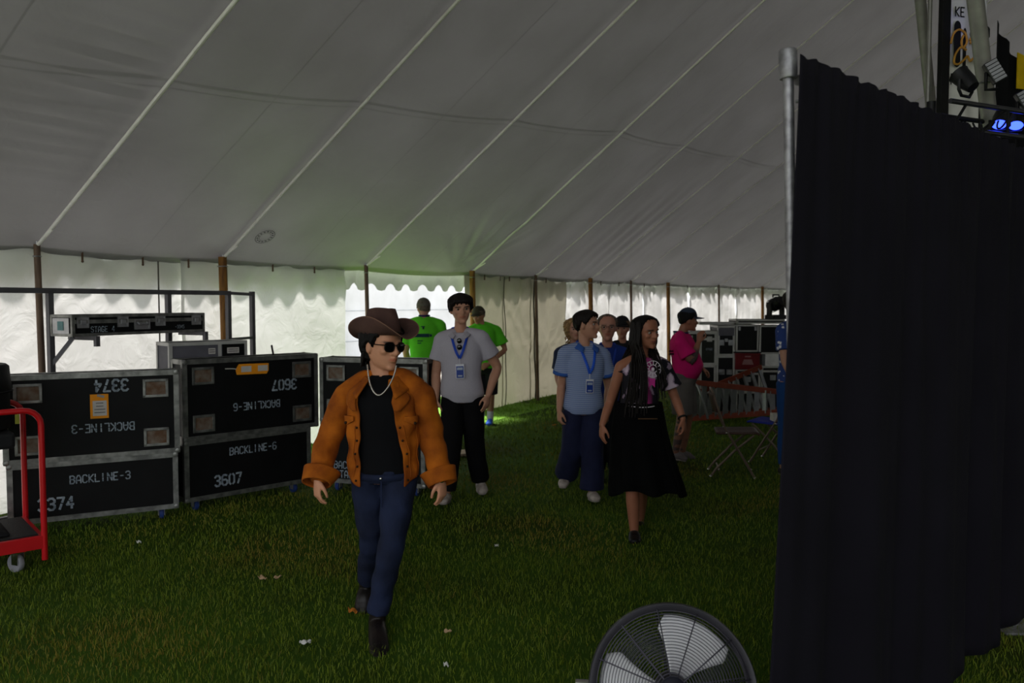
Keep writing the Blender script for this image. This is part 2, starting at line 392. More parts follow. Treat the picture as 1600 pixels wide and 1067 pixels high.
# cables clipped down the tan wall
for n, zz in ((3.52, 0), (4.02, 1)):
    p0 = pole_at(n) - IN * .045; mb = MB(); rnd = random.Random(int(n * 10))
    mb.tube([p0 + WD * (.03 * math.sin(z * 2.4 + zz) + .015 * math.sin(z * 6)) + Vector((0, 0, z)) for z in np.linspace(.02, EAVE - .08, 30)], .009 if zz == 0 else .016, 6)
    mb.build('wall_cable', mat('wall_cable', (82, 78, 70), .7), wb, smooth=True)
for n in (.62,):
    p0 = pole_at(n) - IN * .07; mb = MB()
    mb.tube([p0 + Vector((0, 0, z)) for z in np.linspace(.02, EAVE - .1, 8)], .007, 6); mb.build('wall_cord', mat('wall_cable', (82, 78, 70), .7), wl, smooth=True)

# ---- side poles
M_WOOD = mat('pole_wood', (158, 110, 52), .65, rgb2=(96, 64, 32), scale=6, stretch=(4, 4, .5), bump=.3, bscale=30)
M_WOODT = mat('pole_dark_wood', (120, 98, 82), .6, rgb2=(82, 64, 54), scale=6, stretch=(4, 4, .5), bump=.2, bscale=30)
M_STEEL = mat('galvanised_steel', (165, 165, 168), .38, metal=.85, var=.15, scale=14)
ORD = ['thin brown wooden side pole at the far left beside the steel rack', 'thick orange-brown wooden side pole behind the rack and silver-edged case',
       'slim side pole at the left of the bright doorway behind the hat', 'thick side pole at the right of the doorway, behind the grey shirt',
       'slim side pole in the middle of the tan canvas wall', 'thick wooden side pole above the man in the striped polo',
       'slim dark side pole above the woman with long braids', 'thick wooden side pole just left of the pink shirt and cap',
       'slim dark side pole behind the silver-edged flight cases', 'thick orange wooden side pole left of the black moving light']
for n in range(10):
    thick = n % 2 == 1; r = .046 if thick else .027
    p = POLES[n]; e = empty('tent_pole', (p.x, p.y, 0), 0, ORD[n], 'pole', 'side poles of the tent')
    foot = Vector((.04, -.02, .0)); top = Vector((0, 0, EAVE - .02))
    mb = MB(); mb.tube([foot.lerp(top, f) for f in (0, .3, .6, 1)], [r * 1.05, r * 1.03, r, r * .95], 14)
    mb.build('shaft', M_WOOD if thick else M_WOODT, e, smooth=True)
    mb = MB(); mb.rod(top + Vector((0, 0, -.03)), top + Vector((0, 0, .03)), .012, 10); mb.build('pin', M_STEEL, e, smooth=True)
    mb = MB(); mb.tube([top + Vector((r * 1.1 * math.cos(a), r * 1.1 * math.sin(a), -.10)) for a in np.linspace(0, 2 * PI, 16, endpoint=False)], .006, 6, closed=True)
    mb.build('band', M_STEEL, e, smooth=True)
    mb = MB(); c = top + IN * .02 + Vector((0, 0, -.0)); mb.tube([c, c + IN * .10 + Vector((0, 0, .05)), c + IN * .22 + Vector((0, 0, .11))], [.016, .01, .008], 8)
    mb.build('rope_lashing', mat('rope_webbing', (222, 216, 212)), e, smooth=True)

# ---- ground
mg = bpy.data.materials.new('turf'); mg.use_nodes = True; nt = mg.node_tree; N = nt.nodes; L = nt.links; b = N['Principled BSDF']
b.inputs['Roughness'].default_value = .9; b.inputs['Specular IOR Level'].default_value = .1
tc = N.new('ShaderNodeTexCoord'); n1 = N.new('ShaderNodeTexNoise'); n1.inputs['Scale'].default_value = .9; n1.inputs['Detail'].default_value = 8
L.new(tc.outputs['Object'], n1.inputs['Vector']); rp = N.new('ShaderNodeValToRGB'); e = rp.color_ramp.elements
e[0].position = .3; e[0].color = (*lin((58, 66, 20)), 1); e[1].position = .7; e[1].color = (*lin((66, 96, 26)), 1)
x = e.new(.42); x.color = (*lin((54, 78, 20)), 1)
L.new(n1.outputs[0], rp.inputs[0]); L.new(rp.outputs[0], b.inputs['Base Color'])
MB().grid(lambda u, v: tuple(pole_at(0) + WD * (-16 + 46 * u) + IN * (-.35 + 24 * v)), 24, 24).build('floor', mg)
fl = bpy.data.objects['floor']; tag(fl, 'dark green turf under the tent', kind='structure')
ml_ = mat('sun_tinted_lawn', (112, 158, 52), .9, rgb2=(92, 134, 40), scale=2, bump=.3)  # green brightened in place of sunlight; sheet reaches inside as a sun patch
o = MB().grid(lambda u, v: tuple(pole_at(2.4) + WD * (-2.6 + 5.6 * u) + IN * (-6.8 + 7.5 * v) + Vector((0, 0, .004))), 20, 6).build('floor_lawn', ml_); tag(o, 'lawn outside and just inside the doorway, sunlight painted into its green', kind='structure')

mp = mat('pale_neutral_ground', (150, 145, 138), .9, rgb2=(122, 118, 110), scale=3, bump=.2)  # added neutral ground, keeps green bounce off the walls and ceiling
o = MB().grid(lambda u, v: (-70 + 140 * u, -60 + 140 * v, -.03), 8, 8).build('floor_outside', mp); tag(o, 'unseen pale ground added around the tent to keep bounced light neutral', kind='structure')
# ---- a neighbouring white tent seen through the doorway
on = empty('neighbouring_tent', (pole_at(2.5) - IN * 7).to_tuple(), math.atan2(WD.y, WD.x), 'white neighbouring marquee seen through the open doorway', 'tent')
for k in range(4):
    x0 = -9 + k * 5
    MB().grid(lambda u, v: (x0 + 5 * u, .05 * math.sin(u * 40 + k) * (1 - .4 * v), 2.6 * v), 60, 8).build('wall_panel', M_OUT, on, smooth=True)
MB().grid(lambda u, v: (-9 + 20 * u, 4.5 * v - .2, 2.55 + 2.6 * v + .04 * math.sin(u * 25)), 60, 6).build('roof', M_OUT, on, smooth=True)
for z in (1.52, .75):
    mb = MB(); mb.tube([(-9 + x * .5, -.08 + .012 * math.sin(x), z) for x in range(41)], .012, 6); mb.build('seam_rope', mat('seam_grey', (176, 180, 186), .8), on)
# ================================================================ grass blades (one mass nobody could count)
def build_grass():
    rs = np.random.RandomState(11); P = []
    for y0, y1, dens, hh, ww in ((1.4, 3.6, 4800, .034, .0032), (3.6, 5.5, 3600, .036, .004), (5.5, 8, 1700, .038, .006), (8, 12, 700, .04, .010), (12, 17, 260, .05, .016)):
        xa, xb = -y1 * .68 - 1, y1 * .68 + 1
        n = int((xb - xa) * (y1 - y0) * dens); x = rs.uniform(xa, xb, n); y = rs.uniform(y0, y1, n)
        k = (np.abs(x) < y * .68 + .9)
        # stay inside the tent's side wall
        side = (x - POLES[0].x) * IN.x + (y - POLES[0].y) * IN.y
        k &= side > -.4
        x, y = x[k], y[k]; P.append(np.stack([x, y, np.full(len(x), hh), np.full(len(x), ww)], 1))
    P = np.concatenate(P); n = len(P)
    cl = .5 + .5 * np.sin(P[:, 0] * 9 + 2 * np.sin(P[:, 1] * 7)) * np.sin(P[:, 1] * 11 + 2 * np.sin(P[:, 0] * 5))
    h = P[:, 2] * rs.uniform(.45, 1.25, n) * (.7 + .5 * cl); w = P[:, 3] * rs.uniform(.6, 1.1, n)
    a = rs.uniform(0, 2 * PI, n); lean = rs.uniform(.1, 1.1, n); la = rs.uniform(0, 2 * PI, n)
    dx, dy = np.cos(a) * w / 2, np.sin(a) * w / 2
    mx = P[:, 0] + np.cos(la) * h * lean * .3; my = P[:, 1] + np.sin(la) * h * lean * .3
    tx = P[:, 0] + np.cos(la) * h * lean; ty = P[:, 1] + np.sin(la) * h * lean
    z0 = np.full(n, -.003)
    V = np.stack([np.stack([P[:, 0] - dx, P[:, 1] - dy, z0], 1), np.stack([P[:, 0] + dx, P[:, 1] + dy, z0], 1),
                  np.stack([mx + dx * .8, my + dy * .8, h * .6], 1), np.stack([mx - dx * .8, my - dy * .8, h * .6], 1),
                  np.stack([tx, ty, h * (1.05 - .35 * lean * .5)], 1)], 1).reshape(-1, 3)
    o = np.arange(n) * 5
    F = np.concatenate([np.stack([o, o + 1, o + 2], 1), np.stack([o, o + 2, o + 3], 1), np.stack([o + 3, o + 2, o + 4], 1)])
    m = bpy.data.materials.new('grass_blade'); m.use_nodes = True; nt = m.node_tree; N = nt.nodes; L = nt.links; b = N['Principled BSDF']
    b.inputs['Roughness'].default_value = .55; b.inputs['Specular IOR Level'].default_value = .25
    at_ = N.new('ShaderNodeAttribute'); at_.attribute_name = 'tint'; L.new(at_.outputs['Color'], b.inputs['Base Color'])
    me = np_mesh('grass', V, F, m, smooth=False)
    r = rs.uniform(0, 1, n); patch = np.sin(P[:, 0] * 1.9 + 1.3 * np.sin(P[:, 1] * 1.4)) * np.sin(P[:, 1] * 2.3 + 1.7 * np.sin(P[:, 0] * 1.1)) + rs.normal(0, .35, n)
    g1 = np.array(lin((112, 128, 26))); g2 = np.array(lin((70, 88, 16))); dry = np.array(lin((136, 112, 42)))
    c = g1 * r[:, None] + g2 * (1 - r[:, None]); d = np.clip((patch - .35) * 1.0, 0, .8)[:, None]; c = c * (1 - d) + dry * d
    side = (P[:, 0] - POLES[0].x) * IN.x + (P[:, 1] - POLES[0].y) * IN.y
    sun_tint = np.clip((1.5 - side) / .8, 0, 1)[:, None] * .8; c = c * (1 - sun_tint) + np.array(lin((118, 160, 44))) * sun_tint  # sunlit strip along the wall, painted into the blade colour
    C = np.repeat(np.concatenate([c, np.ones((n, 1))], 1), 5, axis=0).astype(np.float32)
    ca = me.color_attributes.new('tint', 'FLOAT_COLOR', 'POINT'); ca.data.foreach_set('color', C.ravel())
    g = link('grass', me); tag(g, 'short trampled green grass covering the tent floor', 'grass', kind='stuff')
build_grass()
# ================================================================ people: builder
TMP = bpy.data.scenes.new('remesh_workshop')
def A(v): return np.array(v, dtype=float)
def unit(v): v = np.asarray(v, float); return v / (np.linalg.norm(v) + 1e-12)
def remesh(parts, voxel):
    V = []; F = []; o = 0
    for vs, fs in parts:
        V += [tuple(v) for v in vs]; F += [[i + o for i in f] for f in fs]; o += len(vs)
    me = bpy.data.meshes.new('t'); me.from_pydata(V, [], F); ob = bpy.data.objects.new('t', me); TMP.collection.objects.link(ob)
    md = ob.modifiers.new('r', 'REMESH'); md.mode = 'VOXEL'; md.voxel_size = voxel
    vl = TMP.view_layers[0]; vl.update(); dg = vl.depsgraph
    ev = ob.evaluated_get(dg); m2 = ev.to_mesh()
    n = len(m2.vertices); co = np.empty(n * 3, np.float32); m2.vertices.foreach_get('co', co)
    nf = len(m2.polygons); lp = np.empty(len(m2.loops), np.int32); m2.loops.foreach_get('vertex_index', lp)
    ev.to_mesh_clear(); bpy.data.objects.remove(ob); bpy.data.meshes.remove(me)
    return co.reshape(-1, 3).astype(float), lp.reshape(nf, 4)
def smooth(V, F, it=3, w=.5, mask=None):
    E = np.concatenate([F[:, [0, 1]], F[:, [1, 2]], F[:, [2, 3]], F[:, [3, 0]]]); n = len(V)
    deg = np.bincount(E[:, 0], minlength=n) + np.bincount(E[:, 1], minlength=n)
    for k in range(it):
        S = np.zeros_like(V)
        for c in range(3):
            S[:, c] = np.bincount(E[:, 0], V[E[:, 1], c], n) + np.bincount(E[:, 1], V[E[:, 0], c], n)
        d = S / deg[:, None] - V
        V = V + d * (w if mask is None else (w * mask)[:, None])
    return V
def normals(V, F):
    a = V[F[:, 2]] - V[F[:, 0]]; b = V[F[:, 3]] - V[F[:, 1]]; fn = np.cross(a, b); N = np.zeros_like(V)
    for k in range(4):
        for c in range(3): N[:, c] += np.bincount(F[:, k], fn[:, c], len(V))
    return N / (np.linalg.norm(N, axis=1)[:, None] + 1e-12)
def folds(V, seed, freq, aniso=(1, 1, 1), n=6):
    rs = np.random.RandomState(seed); s = np.zeros(len(V))
    for k in range(n):
        d = rs.normal(size=3) * aniso; d = unit(d) * freq * rs.uniform(.6, 1.7)
        s += np.sin(V @ d + rs.uniform(0, 6.28) + .8 * np.sin(V @ (rs.normal(size=3) * freq * .4)))
    return s / n
def rings(cs, sides, fronts, ab, n=20, p=2.0):
    """closed loft through elliptical rings"""
    V = []; F = []; k = len(cs)
    for c, s, f, (a, b) in zip(cs, sides, fronts, ab):
        for j in range(n):
            t = 2 * PI * j / n; ct, st = math.cos(t), math.sin(t)
            x = math.copysign(abs(ct) ** (2 / p), ct); y = math.copysign(abs(st) ** (2 / p), st)
            V.append(c + s * (a * x) + f * (b * y))
    for i in range(k - 1):
        for j in range(n):
            j2 = (j + 1) % n; F.append((i * n + j, i * n + j2, (i + 1) * n + j2, (i + 1) * n + j))
    V.append(cs[0]); V.append(cs[-1])
    for j in range(n):
        j2 = (j + 1) % n; F.append((k * n, j2, j)); F.append((k * n + 1, (k - 1) * n + j, (k - 1) * n + j2))
    return V, F
def chain(pts, rad, n=12, ref=(0, -1, 0), sub=4, ratio=1.0, cap=True):
    """smooth tapering closed tube; rad entries are r or (r_side, r_front)"""
    P = [A(p) for p in pts]; R = [(r if hasattr(r, '__len__') else (r, r * ratio)) for r in rad]
    if len(P) > 2 and sub > 1:
        Q = [2 * P[0] - P[1]] + P + [2 * P[-1] - P[-2]]; out = []; ro = []
        for i in range(1, len(Q) - 2):
            for s in range(sub):
                t = s / sub; a, b, c, d = Q[i - 1], Q[i], Q[i + 1], Q[i + 2]
                out.append(.5 * (2 * b + (c - a) * t + (2 * a - 5 * b + 4 * c - d) * t * t + (3 * b - a - 3 * c + d) * t ** 3))
                e = t * t * (3 - 2 * t); ro.append((R[i - 1][0] * (1 - e) + R[i][0] * e, R[i - 1][1] * (1 - e) + R[i][1] * e))
        out.append(P[-1]); ro.append(R[-1]); P, R = out, ro
    k = len(P); sd = []; fr = []; ref = A(ref)
    for i in range(k):
        t = unit(P[min(i + 1, k - 1)] - P[max(i - 1, 0)])
        f = ref - t * (ref @ t)
        if np.linalg.norm(f) < .15: f = A((1, 0, 0)) - t * t[0]
        f = unit(f); sd.append(np.cross(t, f)); fr.append(f)
    if cap:                                                   # rounded ends
        t0 = unit(P[0] - P[1]); t1 = unit(P[-1] - P[-2]); r0, r1 = min(R[0]), min(R[-1])
        P = [P[0] + t0 * r0 * .85, P[0] + t0 * r0 * .55] + P + [P[-1] + t1 * r1 * .55, P[-1] + t1 * r1 * .85]
        R = [(R[0][0] * .45, R[0][1] * .45), (R[0][0] * .82, R[0][1] * .82)] + R + [(R[-1][0] * .82, R[-1][1] * .82), (R[-1][0] * .45, R[-1][1] * .45)]
        sd = [sd[0]] * 2 + sd + [sd[-1]] * 2; fr = [fr[0]] * 2 + fr + [fr[-1]] * 2
    return rings(P, sd, fr, R, n)
def blob(c, r, M=None, n=14, m=10):
    V = []; F = []; r = A(r if hasattr(r, '__len__') else (r, r, r))
    for i in range(1, m):
        p = PI * i / m
        for j in range(n):
            a = 2 * PI * j / n; v = A((math.sin(p) * math.cos(a), math.sin(p) * math.sin(a), math.cos(p))) * r
            V.append(A(c) + (M @ v if M is not None else v))
    for i in range(m - 2):
        for j in range(n): F.append((i * n + j, (i + 1) * n + j, (i + 1) * n + (j + 1) % n, i * n + (j + 1) % n))
    e = len(V); top = A((0, 0, r[2])); V.append(A(c) + (M @ top if M is not None else top)); V.append(A(c) - (M @ top if M is not None else top))
    for j in range(n):
        F.append((e, j, (j + 1) % n)); F.append((e + 1, (m - 2) * n + (j + 1) % n, (m - 2) * n + j))
    return V, F

HH = [0, .05, .12, .22, .34, .46, .58, .70, .80, .89, .96, 1.0]
HW = [.022, .036, .048, .058, .066, .071, .0745, .0755, .072, .060, .038, .010]
HF = [.066, .082, .087, .0875, .087, .086, .088, .088, .081, .064, .040, .010]
HB = [-.02, .0, .022, .052, .074, .088, .097, .101, .096, .078, .050, .012]
class Head:
    def __init__(s, c, yaw=0, pitch=0, roll=0, k=1.0, wide=1.0):
        R = Matrix.Rotation(math.radians(yaw), 3, 'Z') @ Matrix.Rotation(math.radians(pitch), 3, 'X') @ Matrix.Rotation(math.radians(roll), 3, 'Y')
        s.S = A(R @ Vector((1, 0, 0))); s.F = A(R @ Vector((0, -1, 0))); s.U = A(R @ Vector((0, 0, 1)))
        s.c = A(c); s.k = k; s.H = .232 * k; s.w = wide
        s.M = np.stack([s.S, s.F, s.U], 1)
    def p(s, x, f, h): return s.c + s.S * x * s.k * s.w + s.F * f * s.k + s.U * ((h - .5) * s.H)
    def local(s, V):
        d = (V - s.c) @ s.M; return d[:, 0] / s.k / s.w, d[:, 1] / s.k, d[:, 2] / s.H + .5
    def section(s, th, h, off=0.0):
        w = np.interp(h, HH, HW); f = np.interp(h, HH, HF); b = np.interp(h, HH, HB)
        ct, st = math.cos(th), math.sin(th)
        x = math.copysign(abs(st) ** .92, st) * (w + off); y = math.copysign(abs(ct) ** .92, ct) * ((f if ct > 0 else b) + off)
        return x, y
    def parts(s):
        n = 28; V = []; F = []; k = len(HH)
        for h in HH:
            for j in range(n):
                x, y = s.section(2 * PI * j / n, h); V.append(s.p(x, y, h))
        for i in range(k - 1):
            for j in range(n): F.append((i * n + j, (i + 1) * n + j, (i + 1) * n + (j + 1) % n, i * n + (j + 1) % n))
        F.append(tuple(range(n))); F.append(tuple(reversed(range((k - 1) * n, k * n))))
        out = [(V, F)]; K = s.k
        out.append(chain([s.p(0, .084, .555), s.p(0, .093, .47), s.p(0, .103, .385), s.p(0, .100, .352)], [.0085 * K, .0095 * K, .0125 * K, .012 * K], 10, ref=s.F))
        for q in (-1, 1):
            out.append(blob(s.p(q * .013, .093, .362), .0095 * K))                                   # nostril wings
            out.append(blob(s.p(q * .076, -.008, .45), (.010 * K, .018 * K, .032 * K), s.M))           # ears
            out.append(chain([s.p(q * .012, .089, .575), s.p(q * .034, .085, .59), s.p(q * .054, .066, .57)], [.007 * K, .008 * K, .006 * K], 8, ref=s.F))
            out.append(blob(s.p(q * .040, .062, .40), (.022 * K, .020 * K, .020 * K), s.M))            # cheek
        out.append(chain([s.p(-.024, .080, .243), s.p(0, .0945, .256), s.p(.024, .080, .243)], [.004 * K, .0065 * K, .004 * K], 8, ref=s.F))
        out.append(chain([s.p(-.021, .080, .216), s.p(0, .0925, .212), s.p(.021, .080, .216)], [.0045 * K, .0075 * K, .0045 * K], 8, ref=s.F))
        out.append(blob(s.p(0, .072, .065), (.026 * K, .020 * K, .020 * K), s.M))
        return out
    def sculpt(s, V):
        x, f, h = s.local(V)
        for q in (-1, 1):                                          # eye sockets
            g = np.exp(-((x - q * .032) / .017) ** 2 - ((h - .505) / .05) ** 2) * (f > .04)
            V = V - s.F * (g * .0085 * s.k)[:, None]
        g = np.exp(-(x / .02) ** 2 - ((h - .231) / .009) ** 2) * (f > .06); V = V - s.F * (g * .004 * s.k)[:, None]
        g = np.exp(-(x / .02) ** 2 - ((h - .15) / .03) ** 2) * (f > .06); V = V - s.F * (g * .004 * s.k)[:, None]
        return V

def hand_parts(w, d, nrm, out, k=1.0, curl=.6, spread=.012):
    """palm and five fingers: w wrist, d along the hand, nrm out of the palm, out towards the thumb"""
    w = A(w); d = unit(d); nrm = unit(A(nrm) - d * (A(nrm) @ d)); sd = unit(np.cross(nrm, d)); sd = sd if sd @ A(out) > 0 else -sd
    P = [chain([w - d * .02 * k, w + d * .02 * k, w + d * .055 * k, w + d * .09 * k], [(.024 * k, .018 * k), (.031 * k, .017 * k), (.039 * k, .016 * k), (.037 * k, .013 * k)], 14, ref=nrm)]
    for i, (o, L0) in enumerate(((.029, .072), (.0095, .080), (-.0105, .074), (-.029, .058))):
        b = w + d * (.082 - .006 * abs(i - 1.2)) * k + sd * o * k; ang = curl * (.7 + .13 * i); pts = [b]; L0 = L0 * k
        dd = d + sd * (1.5 - i) * spread * 4
        for s, fr in enumerate((.44, .31, .25)):
            ang2 = ang * (s + .6); v = unit(dd) * math.cos(ang2) + nrm * math.sin(ang2); pts.append(pts[-1] + v * L0 * fr)
        P.append(chain(pts, [.0092 * k, .0088 * k, .0082 * k, .0070 * k], 8, ref=nrm, sub=2))
    b = w + d * .022 * k + sd * .026 * k + nrm * .004 * k
    P.append(chain([b, b + (d * .026 + sd * .020 + nrm * .012) * k, b + (d * .054 + sd * .024 + nrm * .026) * k, b + (d * .076 + sd * .018 + nrm * .036) * k], [.0135 * k, .0115 * k, .0098 * k, .008 * k], 8, ref=nrm, sub=2))
    return P

class Person:
    def __init__(s, name, label, J, k=1.0, girth=1.0, voxel=.007, head=None, skin=(178, 128, 100), lip=None, brow=(40, 30, 26), hands=None, bald=False, tattoo=None, bare_arm_r=None, loc=None, neckk=1.0):
        s.J = {q: A(v) for q, v in J.items()}; J = s.J; s.k = k; s.g = girth; s.vx = voxel; s.hd = head
        s.up = unit(J['neck'] - J['pelvis']); s.side = unit(J['shL'] - J['shR']); s.side = unit(s.side - s.up * (s.side @ s.up)); s.front = np.cross(s.side, s.up)
        hs = unit(J['hipL'] - J['hipR']); s.hside = unit(hs); s.hfront = np.cross(hs, A((0, 0, 1)))
        base = (J['anL'] + J['anR']) / 2 if loc is None else A(loc); s.o = A((base[0], base[1], 0.0))
        parts = s.torso() + s.limbs()
        parts += head.parts()
        parts.append(chain([J['neck'] - s.up * .03 * k, (J['neck'] + head.p(0, -.026, .2)) / 2, head.p(0, -.028, .30)], [.060 * k * neckk, .051 * k * neckk, .049 * k * neckk], 16, ref=s.front))
        for q, hn in (hands or {}).items():
            parts += hand_parts(J['wr' + q], *hn[:3], k=k, curl=hn[3] if len(hn) > 3 else .6)
        V, F = remesh(parts, voxel)
        x, f, h = head.local(V); inhead = (h > .0) & (np.abs(x) < .1) & (np.abs(f) < .13) & (h < 1.1)
        hm = np.ones(len(V)); hm[inhead] = .12
        for q in 'LR': hm[np.linalg.norm(V - J['wr' + q], axis=1) < .2 * k] = .15
        V = smooth(V, F, 4, .5, hm); V = head.sculpt(V)
        me = np_mesh(name, V - s.o, F, None)
        C = np.ones((len(V), 4), np.float32); sk = np.array(lin(skin)); C[:, :3] = sk
        x, f, h = head.local(V)
        lp = np.array(lin(lip)) if lip else sk * np.array([.82, .55, .52])
        g = np.clip(1.6 * np.exp(-(x / .023) ** 4 - ((h - .232) / .030) ** 4) * (f > .07), 0, 1)[:, None]; C[:, :3] = C[:, :3] * (1 - g) + lp * g
        g = np.clip(np.exp(-((np.abs(x) - .034) / .021) ** 4 - ((h - .585 - .25 * (.034 - np.abs(x)) * 0) / .022) ** 4) * (f > .05) * 1.4, 0, .9)[:, None]; C[:, :3] = C[:, :3] * (1 - g) + np.array(lin(brow)) * g
        if tattoo:
            for jn, r in tattoo:
                dd = np.linalg.norm(V - J[jn], axis=1); pat = folds(V, 5, 60, n=5) > .0
                g = (np.clip((r - dd) / .05, 0, 1) * np.where(pat, .8, .25))[:, None]; C[:, :3] = C[:, :3] * (1 - g) + np.array(lin((40, 48, 60))) * g
        ca = me.color_attributes.new('paint', 'FLOAT_COLOR', 'POINT'); ca.data.foreach_set('color', C.ravel())
        me.materials.append(mat('skin', (255, 255, 255), .5, var=.06, scale=25, attr='paint', spec=.35, bump=.05, bscale=300))
        s.ob = link(name, me, loc=s.o.tolist()); tag(s.ob, label, 'person')
    def torso(s, inf=0.0, t0=-.14, t1=1.0, belly=0.0, hips=0.0, n=26, shoulders=True, neckr=None, drop=0.0):
        J, k, g = s.J, s.k, s.g; P, N_ = J['pelvis'], J['neck']
        T = [(-.14, .118, .088), (0, .152, .105), (.14, .150, .104), (.3, .138, .098), (.48, .146, .104), (.66, .160, .114), (.80, .166, .108), (.90, .150, .088), (.97, .095, .070), (1.03, .060, .056)]
        cs = []; ss = []; fs = []; ab = []
        for t in np.unique(np.concatenate([[q[0] for q in T if t0 <= q[0] <= t1], [t0, t1]])):
            a = float(np.interp(t, [q[0] for q in T], [q[1] for q in T])) * k * g; b = float(np.interp(t, [q[0] for q in T], [q[2] for q in T])) * k * g
            e = min(1, max(0, t)); sd = unit(s.hside * (1 - e) + s.side * e); fr = unit(s.hfront * (1 - e) + s.front * e)
            bl = belly * math.exp(-((t - .3) / .25) ** 2)
            cs.append(P + (N_ - P) * t + fr * (.012 * math.sin(PI * min(1, max(0, t))) + bl * .6)); ss.append(sd); fs.append(fr)
            hp = hips * math.exp(-((t + .02) / .16) ** 2)
            ab.append((a + inf + hp + bl * .3, b + inf + hp * .7 + bl * .6))
        out = [rings(cs, ss, fs, ab, n, 2.25)]
        if shoulders:
            for q in 'LR':
                out.append(chain([N_ + s.side * (.030 * k if q == 'L' else -.030 * k) - s.up * .008 * k - s.front * .012, N_ * .45 + J['sh' + q] * .55 + s.up * .006 * k, J['sh' + q]], [.040 * k + inf * .7, .047 * k + inf * .85, .052 * k * g + inf], 14, ref=s.front))
        return out
    def arm(s, q, f0=0.0, f1=1.0, inf=0.0, flare=0.0, end=None):
        J, k, g = s.J, s.k, s.g; sh, el, wr = J['sh' + q], J['el' + q], J['wr' + q]
        T = [0, .25, .5, .56, .7, 1.0]; R = [.052 * g, .047 * g, .040 * g, .040 * g, .040 * g, .026]
        def pt(f): return sh + (el - sh) * f * 2 if f <= .5 else el + (wr - el) * (f - .5) * 2
        fs_ = [f for f in np.linspace(f0, f1, 7)]
        return chain([pt(f) for f in fs_], [(float(np.interp(f, T, R)) * k + inf + flare * ((f - f0) / (f1 - f0)) ** 2) for f in fs_], 16, ref=s.front, sub=2, cap=f1 >= 1 and inf == 0)
    def leg(s, q, f0=0.0, f1=1.0, inf=0.0, wide=None):
        J, k, g = s.J, s.k, s.g; hp, kn, an = J['hip' + q], J['kn' + q], J['an' + q]
        T = [0, .25, .5, .62, .75, 1.0]; R = [.086 * g, .074 * g, .054 * g ** .5, .057 * g ** .5, .053, .037]
        def pt(f): return hp + (kn - hp) * f * 2 if f <= .5 else kn + (an - kn) * (f - .5) * 2
        fs_ = np.linspace(f0, f1, 8)
        rr = [float(np.interp(f, T, R)) * k + inf if wide is None else float(np.interp(f, wide[0], wide[1])) for f in fs_]
        return chain([pt(f) for f in fs_], rr, 18, ref=s.hfront, sub=2, cap=wide is None and inf == 0)
    def foot(s, q, inf=0.0):
        J, k = s.J, s.k; an, toe = J['an' + q], J['toe' + q]; d = unit(toe - an); 
        hz = A((0, 0, 1)); sole = an - hz * (.055 * k); heel = sole - unit(A((d[0], d[1], 0))) * .045 * k
        return chain([heel + hz * .012, sole * .6 + toe * .4 + hz * .018 * k, toe * .75 + sole * .25 + hz * .005, toe], [(.034 * k + inf, .034 * k + inf), (.040 * k + inf, .036 * k + inf), (.044 * k + inf, .026 * k + inf), (.034 * k + inf, .018 * k + inf)], 14, ref=hz)
    def limbs(s):
        out = []
        for q in 'LR': out += [s.arm(q), s.leg(q), s.foot(q)]
        return out
    def cloth(s, name, parts, m, voxel=None, it=5, amp=0.0, freq=30, aniso=(1, 1, 1), seed=1, cut=None, attr=None, post=None):
        V, F = remesh(parts, voxel or s.vx * 1.15); V = smooth(V, F, it, .5)
        if amp: V = V + normals(V, F) * (folds(V, seed, freq, aniso) * amp)[:, None]
        if post is not None: V = post(V)
        if cut is not None:
            keep = cut(V); F = F[keep[F].all(axis=1)]
        me = np_mesh(name, V - s.o, F, m)
        if attr is not None:
            C = np.ones((len(V), 4), np.float32); C[:, :3] = attr(V); ca = me.color_attributes.new('paint', 'FLOAT_COLOR', 'POINT'); ca.data.foreach_set('color', C.ravel())
        return link(name, me, s.ob)
    def part(s, name, mb, m, smooth_=True, parent=None):
        mb.v = [tuple(A(v) - s.o) for v in mb.v]; return mb.build(name, m, parent or s.ob, smooth_)
    def shirt(s, m, inf=.016, hem=-.06, sleeve=.3, name='shirt', belly=0.0, amp=.004, sl_inf=None, seed=1, attr=None, hips=.0, flare=.012, sides='LR'):
        parts = s.torso(inf, hem, 1.0, belly, hips); 
        for q in sides: parts.append(s.arm(q, -.02, sleeve, sl_inf if sl_inf is not None else inf, flare))
        return s.cloth(name, parts, m, amp=amp, freq=26, seed=seed, attr=attr)
    def pants(s, m, inf=.012, f1=.97, wide=None, name='trousers', amp=.004, seed=2, top=.10, belly=0.0, freq=24):
        parts = s.torso(max(.015, inf), -.12, top, belly, shoulders=False)
        for q in 'LR': parts.append(s.leg(q, -.02, f1, inf, wide))
        return s.cloth(name, parts, m, amp=amp, freq=freq, seed=seed)
    def shoes(s, m, name='shoe', inf=.008, sole=None, shaft=0.0):
        for q in 'LR':
            parts = [s.foot(q, inf)]
            if shaft: parts.append(chain([s.J['an' + q] - A((0, 0, .03)), s.J['an' + q] * (1 - shaft) + s.J['kn' + q] * shaft], [.048 * s.k, .046 * s.k], 14))
            o = s.cloth(name, parts, m, voxel=min(.007, s.vx), it=2)
            if sole:
                J = s.J; an, toe = J['an' + q], J['toe' + q]; d = unit(A((*(toe - an)[:2], 0))); hz = A((0, 0, 1)); tz = toe[2]; az = an[2] - .062 * s.k
                so = s.cloth('sole', [chain([an - d * .048 * s.k - hz * .078 * s.k, (an - hz * .075 * s.k + toe - hz * .018) / 2, toe - hz * .02], [(.036 * s.k, .014), (.042 * s.k, .014), (.038 * s.k, .012)], 12, ref=hz)], sole, voxel=min(.006, s.vx), it=1)
                so.parent = o
